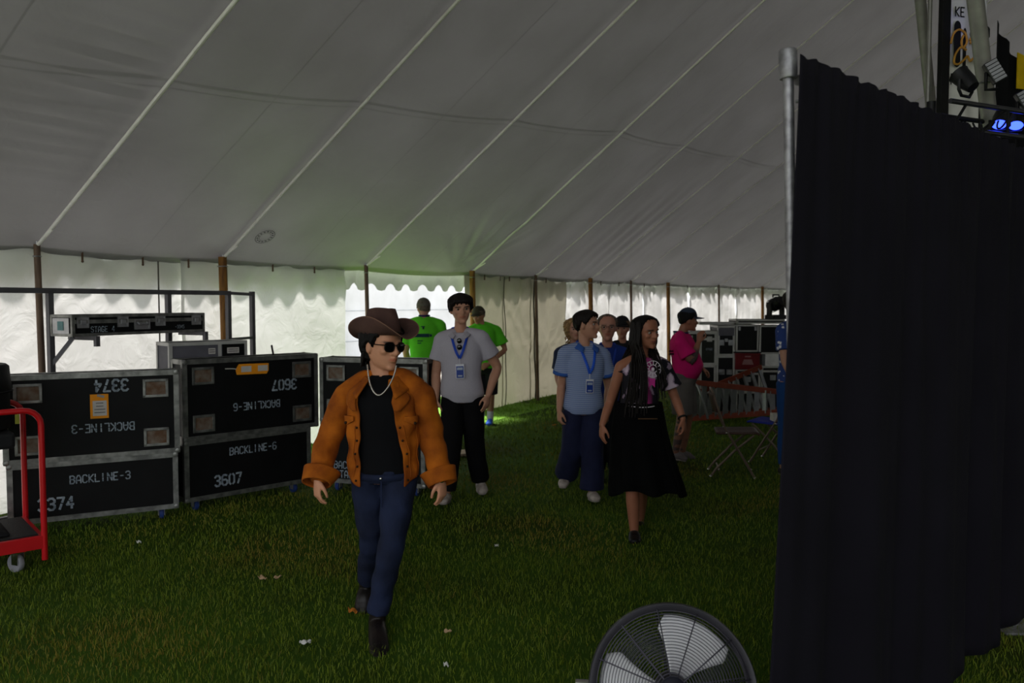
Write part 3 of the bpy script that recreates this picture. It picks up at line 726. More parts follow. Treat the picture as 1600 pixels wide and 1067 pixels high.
    def hair(s, m, line, thick=.018, name='hair', seed=3, amp=.004, freq=120, top=1.0, back=0.0, crown=0.0, soft=.05, jagk=1.0):
        hd = s.hd; n, nh = 72, 46; V = []; rs = np.random.RandomState(seed); ph = rs.uniform(0, 6.28, 8)
        xs = [math.radians(a) for a, _ in line]; ys = [h for _, h in line]
        for i in range(nh + 1):
            h = i / nh
            for j in range(n):
                th = 2 * PI * j / n - PI; jag = jagk * (.016 * math.sin(th * 17 + ph[0]) + .012 * math.sin(th * 31 + ph[1]))
                hl = float(np.interp(abs(th), xs, ys)) + jag
                mk = min(1, max(0, (h - hl) / soft)); mk = mk * mk * (3 - 2 * mk)
                st = amp * (math.sin(th * 23 + 9 * h + ph[2]) + math.sin(th * 41 + ph[3] + 4 * h)) * .5
                off = -.014 + mk * (.014 + thick + st) + back * mk * max(0, -math.cos(th))
                if h > .72 and off > 0: off *= 1 - .85 * ((h - .72) / .28) ** 1.6
                x, y = hd.section(th, h, off); V.append(hd.p(x, y, h + mk * thick * (h - .5) * 6 * .5 + crown * mk * h))
        F = [(i * n + j, (i + 1) * n + j, (i + 1) * n + (j + 1) % n, i * n + (j + 1) % n) for i in range(nh) for j in range(n)]
        return link(name, np_mesh(name, A(V) - s.o, F, m), s.ob)
    def eyes(s, iris=(50, 32, 22), look=(0, 0)):
        hd = s.hd
        for q in (-1, 1):
            mb = MB(); c = hd.p(q * .032, .0705, .503); r = .0122 * hd.k
            vs, fs = blob(c, r, hd.M); mb.add(vs, fs)
            mb.cur = 1; d = unit(hd.F + hd.S * look[0] + hd.U * look[1]); u = unit(np.cross(d, hd.U)); w = np.cross(u, d)
            V = [c + d * r * 1.02]; 
            for j in range(12):
                a = 2 * PI * j / 12; V.append(c + d * r * .90 + (u * math.cos(a) + w * math.sin(a)) * r * .6)
            mb.add(V, [(0, 1 + j, 1 + (j + 1) % 12) for j in range(12)])
            s.part('eye', mb, [mat('eye_white', (150, 138, 130), .35), mat('iris_%d' % iris[0], iris, .2)])
    def lanyard(s, m, drop, w=.016, off=.03, badge=None, mb_badge=None, side=.06):
        """ribbon round the neck meeting in a point on the chest"""
        J, k = s.J, s.k; N_ = J['neck']; tip = N_ + s.front * (.105 * k * s.g + off) - s.up * drop
        mb = MB()
        for q in (-1, 1):
            pts = [N_ - s.front * .05 * k + s.up * .045 * k + s.side * q * .02, N_ + s.side * q * (side + .012) * k + s.up * .035 * k, N_ + s.side * q * (side + .006) * k + s.front * (.07 * k + off * .5) - s.up * .03 * k,
                   (N_ + s.side * q * side * k + s.front * (.1 * k * s.g + off) - s.up * .09 * k) * .5 + tip * .5 + s.front * .012, tip]
            vs, fs = chain(pts, [(w / 2, .003)] * 5, 8, ref=s.front, sub=4); mb.add(vs, fs)
        o = s.part('lanyard', mb, m)
        return tip
# ================================================================ people
def JJ(D, **kw):
    """joints from picture position and distance offset"""
    return {q: A(at(v[0], v[1], D + (v[2] if len(v) > 2 else 0.0))) for q, v in kw.items()}
HAIR_BLACK = mat('black_hair', (13, 11, 11), .55, var=.3, scale=60, bump=.5, bscale=160, spec=.2)
HAIR_BROWN = mat('dark_brown_hair', (27, 20, 18), .55, spec=.2, var=.3, scale=60, bump=.5, bscale=160)
HAIR_GREY = mat('grey_hair', (96, 84, 74), .6, var=.35, scale=50, bump=.5, bscale=140)
HAIR_BLOND = mat('curly_blond_hair', (158, 124, 84), .6, var=.4, scale=40, bump=.8, bscale=60)
SHORT = [(0, .80), (40, .78), (62, .66), (78, .50), (95, .50), (115, .36), (180, .24)]
MOP = [(0, .64), (35, .62), (58, .52), (74, .36), (90, .42), (112, .30), (180, .20)]
BUTTON = mat('dark_button', (52, 32, 18), .4, metal=.4)
DENIM = mat('blue_denim', (31, 40, 68), .85, rgb2=(18, 24, 44), scale=5, bump=.35, bscale=50)
BLACKC = mat('black_cotton', (13, 13, 16), .85, spec=.12, var=.15, bump=.15, bscale=60)
BLACKP = mat('black_trouser_cloth', (17, 16, 18), .9, spec=.12, var=.2, bump=.2, bscale=40)
WHITE_SHOE = mat('white_sneaker', (196, 184, 176), .6, rgb2=(150, 138, 130), scale=20)
RUBBER = mat('black_rubber', (24, 23, 24), .7)
SOLE = mat('pale_sole', (150, 142, 136), .7)
BLUE_RIB = mat('blue_ribbon', (34, 70, 176), .5, var=.1)
GLASS = mat('dark_lens', (8, 8, 10), .08, spec=.6)
CHROME = mat('bright_chrome', (210, 208, 204), .18, metal=1)

def badge(P, tip, w=.066, h=.105, name='badge'):
    mb = MB(); f, u, s = P.front, P.up, P.side; c = tip + f * .006 - u * (.05 + h / 2)
    M = Matrix((s, f, u)).transposed(); mb.rod(tip, tip - u * .05 + f * .004, .0035, 6)
    mb.box(c, (w, .004, h), M=M, bev=.001); b = P.part(name, mb, mat('badge_sleeve', (205, 205, 212), .2))
    def flat(x0, x1, z0, z1, m, nm):
        q = MB(); e = c + f * .0035; q.add([e + s * x0 + u * z0, e + s * x1 + u * z0, e + s * x1 + u * z1, e + s * x0 + u * z1], [(0, 1, 2, 3)]); o = P.part(nm, q, m, False); o.parent = b
    flat(-w * .42, w * .42, -h * .45, h * .36, mat('badge_blue', (28, 58, 140), .4), 'badge_print')
    e = c; c = c + f * .001
    flat(-w * .33, w * .33, h * .10, h * .28, mat('badge_grey', (160, 170, 186), .4), 'badge_print'); flat(-w * .25, w * .25, -h * .36, -h * .26, mat('badge_grey', (160, 170, 186), .4), 'badge_print')

# ---------------------------------------------------------------- the man in the hat
def cowboy():
    D = 4.25
    J = JJ(D, pelvis=(601, 732), neck=(600, 590, .02), shR=(549, 607, .03), shL=(653, 604, .0), elR=(515, 683, .06), elL=(675, 684, .02), wrR=(496, 748, -.09), wrL=(690, 748, -.07),
           hipR=(574, 742), hipL=(627, 742), knR=(582, 848, .02), knL=(612, 852, -.16), anR=(573, 908, .24), anL=(589, 962, -.10), toeR=(567, 955, .14), toeL=(593, 1029, -.40))
    hd = Head(at(598, 539, D - .0), 50, 4, 3, 1.09, 1.07)
    P = Person('person', 'man in brown cowboy hat, tan suede jacket and jeans striding forward', J, .96, 1.0, .0058, hd, skin=(206, 146, 114), brow=(40, 28, 24), neckk=1.16,
               hands={'R': ((.0, -.12, -1), (.75, .55, 0), (.2, -1, 0), .62), 'L': ((.05, -.08, -1), (-.8, .5, 0), (-.1, -1, 0), .50)})
    def neckline(V):
        u = (V - P.J['neck']) @ P.up; s_ = np.abs((V - P.J['neck']) @ P.side); f_ = (V - P.J['neck']) @ P.front
        return ~((u > .010 + .65 * s_) & (f_ > -.02))
    P.cloth('t_shirt', P.torso(.016, -.07, 1.03, shoulders=False) + P.torso(-.001)[1:], BLACKC, voxel=.005, amp=.004, freq=18, seed=4, cut=neckline)
    jeans = P.pants(DENIM, wide=([-.02, .2, .5, .56, .8, .97], [.094, .088, .068, .068, .062, .060]), amp=.0095, seed=9, freq=36, name='jeans', top=.03)
    # waistband, fly and button
    mb = MB(); c = A(J['pelvis']) - P.up * .026; sd, fr = P.hside, P.hfront
    pr = [c + sd * (.158 * math.cos(a)) + fr * (.118 * math.sin(a) + .006) for a in np.linspace(0, 2 * PI, 40, endpoint=False)]
    vs = []; 
    for p in pr: vs += [p - P.up * .018, p + P.up * .018]
    mb.add(vs, [(2 * i, 2 * ((i + 1) % 40), 2 * ((i + 1) % 40) + 1, 2 * i + 1) for i in range(40)]); o = P.part('waistband', mb, DENIM); o.parent = jeans; solidify(o, .006)
    mb = MB(); mb.tube([c + fr * .122 + P.up * .01, c + fr * .128 - P.up * .08 + sd * .004, c + fr * .118 - P.up * .15], .0035, 6); o = P.part('fly_seam', mb, mat('denim_stitch', (30, 38, 66), .8)); o.parent = jeans
    mb = MB(); mb.ball(c + fr * .128, .009, 10, 6); o = P.part('button', mb, CHROME); o.parent = jeans
    P.shoes(mat('dark_boot_leather', (34, 27, 25), .38, rgb2=(20, 17, 17), bump=.15, bscale=40), 'boot', .012, RUBBER, .22)
    # ---- suede jacket
    SU = mat('tan_suede', (180, 96, 14), .88, rgb2=(130, 62, 6), scale=9, bump=.35, bscale=34)
    k = P.k; up, sd, fr = P.up, P.side, P.front; Pe, Ne = P.J['pelvis'], P.J['neck']
    TT = [-.18, 0, .15, .32, .5, .68, .82, .92, 1.0]; AA = [.190, .190, .190, .192, .198, .204, .194, .160, .092]; BB = [.135, .135, .135, .138, .142, .142, .130, .108, .080]
    def surf(t, ph, extra=0.0):
        a = np.interp(t, TT, AA) * k + extra; b = np.interp(t, TT, BB) * k + extra
        c = Pe + (Ne - Pe) * t + fr * .012
        w = .006 * math.sin(ph * 9 + t * 5) * (1 - abs(t - .3)) + .005 * math.sin(ph * 5 - t * 13) + .004 * math.sin(t * 24 + ph * 4)
        ct, st = math.cos(ph), math.sin(ph)
        x = math.copysign(abs(ct) ** .88, ct); y = math.copysign(abs(st) ** .88, st)
        return c + sd * (a + w) * x + fr * (b + w) * y
    def edge(t):                                        # half-angles of the open front at his right / left
        return (math.radians(np.interp(t, [-.18, .1, .6, .9, 1], [34, 31, 28, 36, 50])), math.radians(np.interp(t, [-.18, .1, .4, .75, .9, 1], [50, 44, 33, 19, 25, 46])))
    def fn(u, v):
        t0 = -.02 + 1.0 * v; eR, eL = edge(t0)
        ph = PI / 2 + eR + (2 * PI - eR - eL) * u
        dip = .085 * (math.exp(-(u / .06) ** 2) + math.exp(-((1 - u) / .06) ** 2)) * (1 - v) ** 3
        t = -.075 - dip + (1.0 + .075 + dip) * v
        return surf(t, ph)
    mb = MB().grid(fn, 96, 60); jk = P.part('jacket', mb, SU); solidify(jk, .008, -1)
    for q in 'RL':
        sh, el, wr = P.J['sh' + q], P.J['el' + q], P.J['wr' + q]
        sg = (1 if q == 'L' else -1); ins = Ne + sd * sg * .055 - up * .002; mid = Ne * .42 + sh * .58 + up * .010
        pts = [ins, mid, sh + (el - sh) * .15, sh + (el - sh) * .55, el, el + (wr - el) * .45, el + (wr - el) * .86]
        o = P.cloth('sleeve', [chain(pts, [.050, .062, .077, .074, .070, .066, .060], 20, ref=fr, sub=3)], SU, voxel=.0075, it=3, amp=.012, freq=40, aniso=(.6, .6, 1.5), seed=6 if q == 'R' else 8)
        o.parent = jk
        d = unit(wr - el); cu = MB(); a = el + (wr - el) * .78; sx = unit(np.cross(d, fr)); sy = np.cross(d, sx)
        def cf(u, v, q=q):
            an = 2 * PI * u; r = (.068 + .014 * v + .006 * math.sin(an * 2 + 1)) ; L = .080 * v
            fl = .03 * max(0, math.cos(an - (2.6 if q == 'R' else .4))) ** 3 * (1 - v)
            return a + d * (L) + (sx * math.cos(an) + sy * math.sin(an)) * (r + fl + .012 * (1 - v) - .012 * v)
        cu.grid(cf, 40, 8); o = P.part('cuff', cu, SU); o.parent = jk; solidify(o, .008)
    # collar with two points
    def col(u, v):
        th = math.radians(-145 + 290 * u); base = Ne - up * .004; f = abs(u - .5) * 2
        dirn = -fr * math.cos(th) + sd * math.sin(th)
        r = [.070, .078, .128 + .035 * f ** 3][0] if v < .01 else (.082 + .010 * v / .4 if v <= .4 else .092 + (.056 + .030 * f ** 4) * (v - .4) / .6)
        z = (.040 * v / .4 if v <= .4 else .040 - (.062 + .035 * f ** 4) * (v - .4) / .6)
        return base + dirn * r + up * (z - .040 * f ** 2) + fr * (.035 * f ** 2)
    o = P.part('collar', MB().grid(col, 48, 12), SU); o.parent = jk; solidify(o, .006)
    # lapels folded back along the opening
    for q in (0, 1):
        def lap(u, v, q=q):
            t = .66 + .31 * v; e = edge(t)[q]; ph = PI / 2 + (e if q == 0 else -e) + (1 if q == 0 else -1) * u * math.radians(10 + 24 * math.sin(PI * min(1, v * 1.1)) ** 1.5)
            return surf(t, ph, .010 + .006 * math.sin(PI * u))
        o = P.part('lapel', MB().grid(lap, 8, 18), SU); o.parent = jk; solidify(o, .005)
    # chest pockets, seams, buttons
    for q, a0 in ((0, 1), (1, -1)):
        def flap(u, v):
            e = edge(.55)[q] + math.radians(14); ph = PI / 2 + a0 * (e + math.radians(34) * u)
            return surf(.60 - (.05 + .045 * (1 - abs(2 * u - 1))) * v, ph, .012)
        o = P.part('pocket_flap', MB().grid(flap, 12, 6), SU); o.parent = jk; solidify(o, .006)
        e = edge(.55)[q] + math.radians(31); c = surf(.525, PI / 2 + a0 * e, .018); mb = MB(); mb.ball(c, .0085, 10, 6); o = P.part('button', mb, BUTTON); o.parent = jk
        for da in (12, 50):
            mb = MB(); mb.tube([surf(t, PI / 2 + a0 * (edge(t)[q] + math.radians(da - 8 * (1 - t) * (da > 20))), .003) for t in np.linspace(-.06, .50, 18)], .003, 5); o = P.part('seam', mb, SU); o.parent = jk
        for t in (-.09, .06, .2, .34, .48):
            c = surf(t, PI / 2 + a0 * (edge(t)[q] + math.radians(5)), .004); mb = MB(); mb.ball(c, .0065, 8, 6); o = P.part('button', mb, BUTTON); o.parent = jk
    # ---- necklace
    pts = [at(574, 570, 4.19), at(576, 592, 4.112), at(581, 610, 4.085), at(591, 621, 4.075), at(602, 612, 4.085), at(612, 596, 4.095), at(617, 583, 4.12), at(619, 572, 4.15)]
    mb = MB(); P8 = [A(p) for p in pts]; P8 = [np.array([np.interp(x, range(8), [p[d] for p in P8]) for d in range(3)]) for x in np.linspace(0, 7, 43)]
    for _ in range(14): P8 = [P8[0]] + [(P8[i - 1] + 2 * P8[i] + P8[i + 1]) / 4 for i in range(1, 42)] + [P8[-1]]
    L_ = np.linspace(0, 7, 100)
    for i, x in enumerate(L_):
        c = np.array([np.interp(x, np.linspace(0, 7, len(P8)), [p[d] for p in P8]) for d in range(3)])
        mb.ball(c, .0048 if i % 2 else .0038, 8, 6)
    P.part('necklace', mb, mat('silver_chain', (205, 198, 190), .25, metal=.9))
    # ---- wristwatch
    d = unit(P.J['wrL'] - P.J['elL']); c = P.J['wrL'] + d * .0; mb = MB(); sx = unit(np.cross(d, fr)); sy = np.cross(d, sx)
    mb.tube([c + (sx * math.cos(a) + sy * math.sin(a)) * .034 for a in np.linspace(0, 2 * PI, 24, endpoint=False)], .008, 8, closed=True)
    w = P.part('wristwatch', mb, mat('watch_band', (40, 38, 38), .35, metal=.7))
    mb = MB(); mb.ball(c + fr * .036 + sd * .006, .016, 14, 8, (1, .5, 1)); o = P.part('watch_face', mb, CHROME); o.parent = w
    # ---- hair: nape and sideburn
    P.hair(HAIR_BLACK, [(0, .84), (45, .80), (66, .62), (78, .44), (90, .52), (108, .40), (128, .16), (180, .06)], .020, amp=.006, back=.010)
    mb = MB(); rs = random.Random(5)
    for i in range(46):                                 # longer locks over the nape
        th = math.radians(rs.uniform(122, 180) * (1 if rs.random() < .5 else -1)); x, y = hd.section(th, .35, .016)
        p0 = hd.p(x, y, .42); p1 = hd.p(x * 1.0, y * 1.04, .24); p2 = hd.p(x * .98, y * 1.04 - .006, .06 + rs.uniform(-.05, .05))
        vs, fs = chain([p0, p1, p2], [.009, .010, .005], 6, ref=hd.F, sub=3); mb.add(vs, fs)
    o = P.part('nape_hair', mb, HAIR_BLACK)
    # ---- sunglasses
    mb = MB(); fm = mat('glasses_frame', (26, 16, 14), .3)
    for q in (-1, 1):
        c = hd.p(q * .034, .098, .50); M_ = hd.M; ring = []
        tilt = q * .10
        for i in range(28):
            a = 2 * PI * i / 28; lx = math.copysign(abs(math.cos(a)) ** .8, math.cos(a)) * .0285; lz = math.copysign(abs(math.sin(a)) ** .8, math.sin(a)) * (.0235 if math.sin(a) > 0 else .026)
            ring.append(c + hd.S * lx + hd.U * lz - hd.F * (abs(lx + q * .028) * .22))
        mb.tube(ring, .003, 6, closed=True)
        mb.tube([hd.p(q * .062, .088, .535), hd.p(q * .074, .06, .53), hd.p(q * .079, -.005, .52), hd.p(q * .078, -.03, .46)], [.003, .0028, .0026, .0026], 6)
        lens = MB(); lens.add([c + hd.F * .002] + ring, [(0, 1 + i, 1 + (i + 1) % 28) for i in range(28)]); P_l = (lens, c)
        o = P.part('lens', lens, GLASS)
    mb.tube([hd.p(-.008, .1, .53), hd.p(0, .108, .54), hd.p(.008, .1, .53)], .003, 6)
    P.part('sunglasses', mb, fm)
    for o in [o for o in P.ob.children if o.name.startswith('lens')]: o.parent = [c for c in P.ob.children if c.name.startswith('sunglasses')][0]
    # ---- hat
    HAT = mat('brown_felt', (92, 66, 58), .85, rgb2=(70, 48, 43), scale=6, bump=.12, bscale=120)
    R2 = Matrix.Rotation(math.radians(-7), 3, 'X'); HM = np.array(Matrix([list(r) for r in hd.M.tolist()])) ; base = hd.p(0, -.006, .705)
    def hp(x, f, z):                                    # tipped back slightly
        v = A((x, f, z)); ca, sa = math.cos(math.radians(6)), math.sin(math.radians(6)); v = A((v[0], v[1] * ca + -v[2] * sa * 1, v[2] * ca + v[1] * sa))
        return base + hd.S * v[0] + hd.F * v[1] + hd.U * v[2]
    def crown(u, v):
        th = 2 * PI * u
        if v < .6: r = 1 - .20 * (v / .6) ** 2; z = .142 * (v / .6)
        else: r = .80 * (1 - (v - .6) / .4); z = .142 + .010 * math.sin(PI / 2 * (v - .6) / .4)
        x = .094 * r * math.sin(th); f = .109 * r * math.cos(th)
        z *= 1 - .10 * (f < 0) * abs(f / .104)
        top = min(1, max(0, (z - .08) / .05))
        z -= top * .034 * math.exp(-(x / .026) ** 2) * math.exp(-((f + .0) / .10) ** 4)
        pin = math.exp(-((f - .055) / .035) ** 2) * min(1, z / .09) * .022; x -= math.copysign(pin, x) * min(1, abs(x) / .03)
        return hp(x, f, z)
    hat = P.part('cowboy_hat', MB().grid(crown, 64, 30), HAT)
    def brim(u, v):
        th = 2 * PI * u; s_, c_ = math.sin(th), math.cos(th); L0 = .076 + .034 * abs(s_) ** 1.2 + .006 * c_
        al = math.radians(84 * abs(s_) ** 1.5 - 20 * abs(c_) ** 4); n = 10; rr = 0; z = 0
        for i in range(int(round(v * n))):
            a_ = al * (1 - math.exp(-4.5 * (i + .5) / n)); rr += math.cos(a_) * L0 / n; z += math.sin(a_) * L0 / n
        return hp((.093 + rr) * s_, (.108 + rr * 1.08) * c_, z)
    o = P.part('brim', MB().grid(brim, 96, 10), HAT); o.parent = hat; solidify(o, .004)
    mb = MB(); mb.tube([A(brim(i / 96, 1)) for i in range(96)], .0028, 6, closed=True); o = P.part('brim_binding', mb, mat('felt_edge', (120, 88, 72), .8)); o.parent = hat
    mb = MB(); mb.tube([hp(.0945 * math.sin(t), .1095 * math.cos(t), .012) for t in np.linspace(0, 2 * PI, 48, endpoint=False)], .007, 8, closed=True)
    o = P.part('hat_band', mb, mat('hat_band', (46, 32, 28), .5)); o.parent = hat
    mb = MB()
    for t in (-.9, -.75, -.6, -.45): mb.ball(hp(.101 * math.sin(t), .116 * math.cos(t), .014), .004, 8, 6)
    o = P.part('hat_stud', mb, CHROME); o.parent = hat
cowboy()

# ---------------------------------------------------------------- the tall man in the grey polo
def grey_man():
    D = 7.05
    J = JJ(D, pelvis=(722, 615), neck=(719, 520, .03), shR=(691, 531), shL=(752, 529), elR=(681, 583, .03), elL=(777, 574, .06), wrR=(681, 624, -.06), wrL=(763, 617, -.08),
           hipR=(707, 622), hipL=(738, 622), knR=(706, 693, -.14), knL=(741, 692, .02), anR=(697, 771, -.20), anL=(751, 752, .16), toeR=(692, 783, -.42), toeL=(754, 768, -.02))
    hd = Head(at(720, 482, D), 12, 4, -4, 1.08, 1.08)
    P = Person('person', 'tall dark-haired man in grey polo shirt and black trousers with blue lanyard', J, 1.04, 1.04, .0075, hd, skin=(190, 138, 112),
               hands={'R': ((0, -.1, -1), (.9, .4, 0), (.1, -1, 0), .4), 'L': ((-.18, -.1, -1), (-.8, .6, 0), (-.4, -1, 0), .35)})
    GP = mat('grey_marl_jersey', (176, 170, 180), .9, var=.06, scale=200, bump=.1, bscale=40)
    P.shirt(GP, .020, -.13, .30, 'polo_shirt', .012, .0045, seed=12, hips=.01, flare=.02)
    P.pants(BLACKP, inf=.022, wide=([-.02, .2, .5, .8, .97], [.108, .104, .092, .088, .086]), amp=.007, seed=5)
    P.shoes(WHITE_SHOE, 'sneaker', .010, SOLE)
    P.hair(HAIR_BROWN, MOP, .020, amp=.008, seed=8, crown=.03, soft=.10, jagk=1.8); P.eyes((60, 40, 28), (.25, .05))
    # collar and placket
    mb = MB(); up, fr, sd = P.up, P.front, P.side; N_ = P.J['neck']
    def col(u, v):
        th = math.radians(-152 + 304 * u); f = abs(u - .5) * 2; dirn = -fr * math.cos(th) + sd * math.sin(th)
        return N_ + dirn * (.068 + .036 * v + .01 * f ** 4 * v) * 1.04 + up * (.036 - .030 * v - .060 * f ** 3) + fr * (.056 * f ** 2)
    o = P.part('collar', MB().grid(col, 36, 6), GP); solidify(o, .005)
    tip = P.lanyard(BLUE_RIB, .225, .022, .060); badge(P, tip, .075, .125)
    mb = MB(); c = N_ + fr * .158 - up * .10
    for q in (-1, 1):
        mb.ball(c - up * (.028 if q > 0 else -.028), .022, 14, 10, (1, .35, 1.05))
    P.part('hung_sunglasses', mb, GLASS)
grey_man()

# ---------------------------------------------------------------- the man in the striped polo
def polo_man():
    D = 7.0
    J = JJ(D, pelvis=(911, 634), neck=(913, 541, .03), shR=(884, 553, -.02), shL=(941, 555, .06), elR=(877, 602, .03), elL=(951, 605, .10), wrR=(874, 641, -.06), wrL=(948, 642, .02),
           hipR=(897, 642), hipL=(927, 642), knR=(894, 706, .0), knL=(926, 712, -.1), anR=(884, 741, .22), anL=(925, 768, -.12), toeR=(879, 758, .06), toeL=(931, 779, -.34))
    hd = Head(at(917, 507, D + .02), 64, -2, 2, 1.05, 1.03)
    P = Person('person', 'young man in blue striped polo and navy trousers looking sideways', J, .97, .97, .0075, hd, skin=(186, 134, 108),
               hands={'R': ((0, -.1, -1), (.9, .4, 0), (.1, -1, 0), .75), 'L': ((0, -.1, -1), (-.9, .4, 0), (-.1, -1, 0), .5)})
    ST = bpy.data.materials.new('striped_polo'); ST.use_nodes = True; N = ST.node_tree.nodes; L = ST.node_tree.links
    wv = N.new('ShaderNodeTexWave'); wv.bands_direction = 'Z'; wv.inputs['Scale'].default_value = 18; wv.inputs['Distortion'].default_value = .6
    tc = N.new('ShaderNodeTexCoord'); L.new(tc.outputs['Object'], wv.inputs['Vector']); rp = N.new('ShaderNodeValToRGB')
    rp.color_ramp.elements[0].color = (*lin((104, 122, 170)), 1); rp.color_ramp.elements[1].color = (*lin((152, 165, 194)), 1); L.new(wv.outputs[0], rp.inputs[0])
    L.new(rp.outputs[0], N['Principled BSDF'].inputs['Base Color']); N['Principled BSDF'].inputs['Roughness'].default_value = .85
    P.shirt(ST, .026, -.125, .30, 'polo_shirt', .0, .005, seed=22, hips=.012, flare=.022)
    TRIM = mat('blue_knit_trim', (52, 92, 168), .85)
    up, fr, sd = P.up, P.front, P.side; N_ = P.J['neck']
    def col(u, v):
        th = math.radians(-150 + 300 * u); f = abs(u - .5) * 2; dirn = -fr * math.cos(th) + sd * math.sin(th)
        return N_ + dirn * (.068 + .046 * v + .015 * f ** 4 * v) + up * (.042 - .036 * v - .060 * f ** 3) + fr * (.056 * f ** 2)
    o = P.part('collar', MB().grid(col, 36, 6), TRIM); solidify(o, .006)
    for q in 'RL':
        sh, el = P.J['sh' + q], P.J['el' + q]; a = sh + (el - sh) * .58; d = unit(el - sh); sx = unit(np.cross(d, fr)); sy = np.cross(d, sx); r = .086
        mb = MB(); mb.grid(lambda u, v: a + d * (.03 * v - .012) + (sx * math.cos(2 * PI * u) + sy * math.sin(2 * PI * u)) * (r + .002), 28, 2); o = P.part('sleeve_band', mb, TRIM); solidify(o, .006)
    NAVY = mat('navy_trouser_cloth', (26, 30, 58), .9, var=.2, bump=.2, bscale=40)
    P.pants(NAVY, inf=.02, wide=([-.02, .2, .5, .8, .98], [.100, .100, .098, .106, .112]), amp=.008, seed=15, top=.02)
    P.shoes(WHITE_SHOE, 'sneaker', .008, SOLE)
    P.hair(HAIR_BROWN, [(0, .76), (40, .72), (60, .60), (76, .44), (95, .50), (115, .32), (180, .20)], .020, amp=.008, seed=18, crown=.02, soft=.09, jagk=1.6); P.eyes((50, 34, 26))
    tip = P.lanyard(mat('bright_blue_ribbon', (36, 88, 205), .5), .235, .024, .060); badge(P, tip, .07, .12)
polo_man()

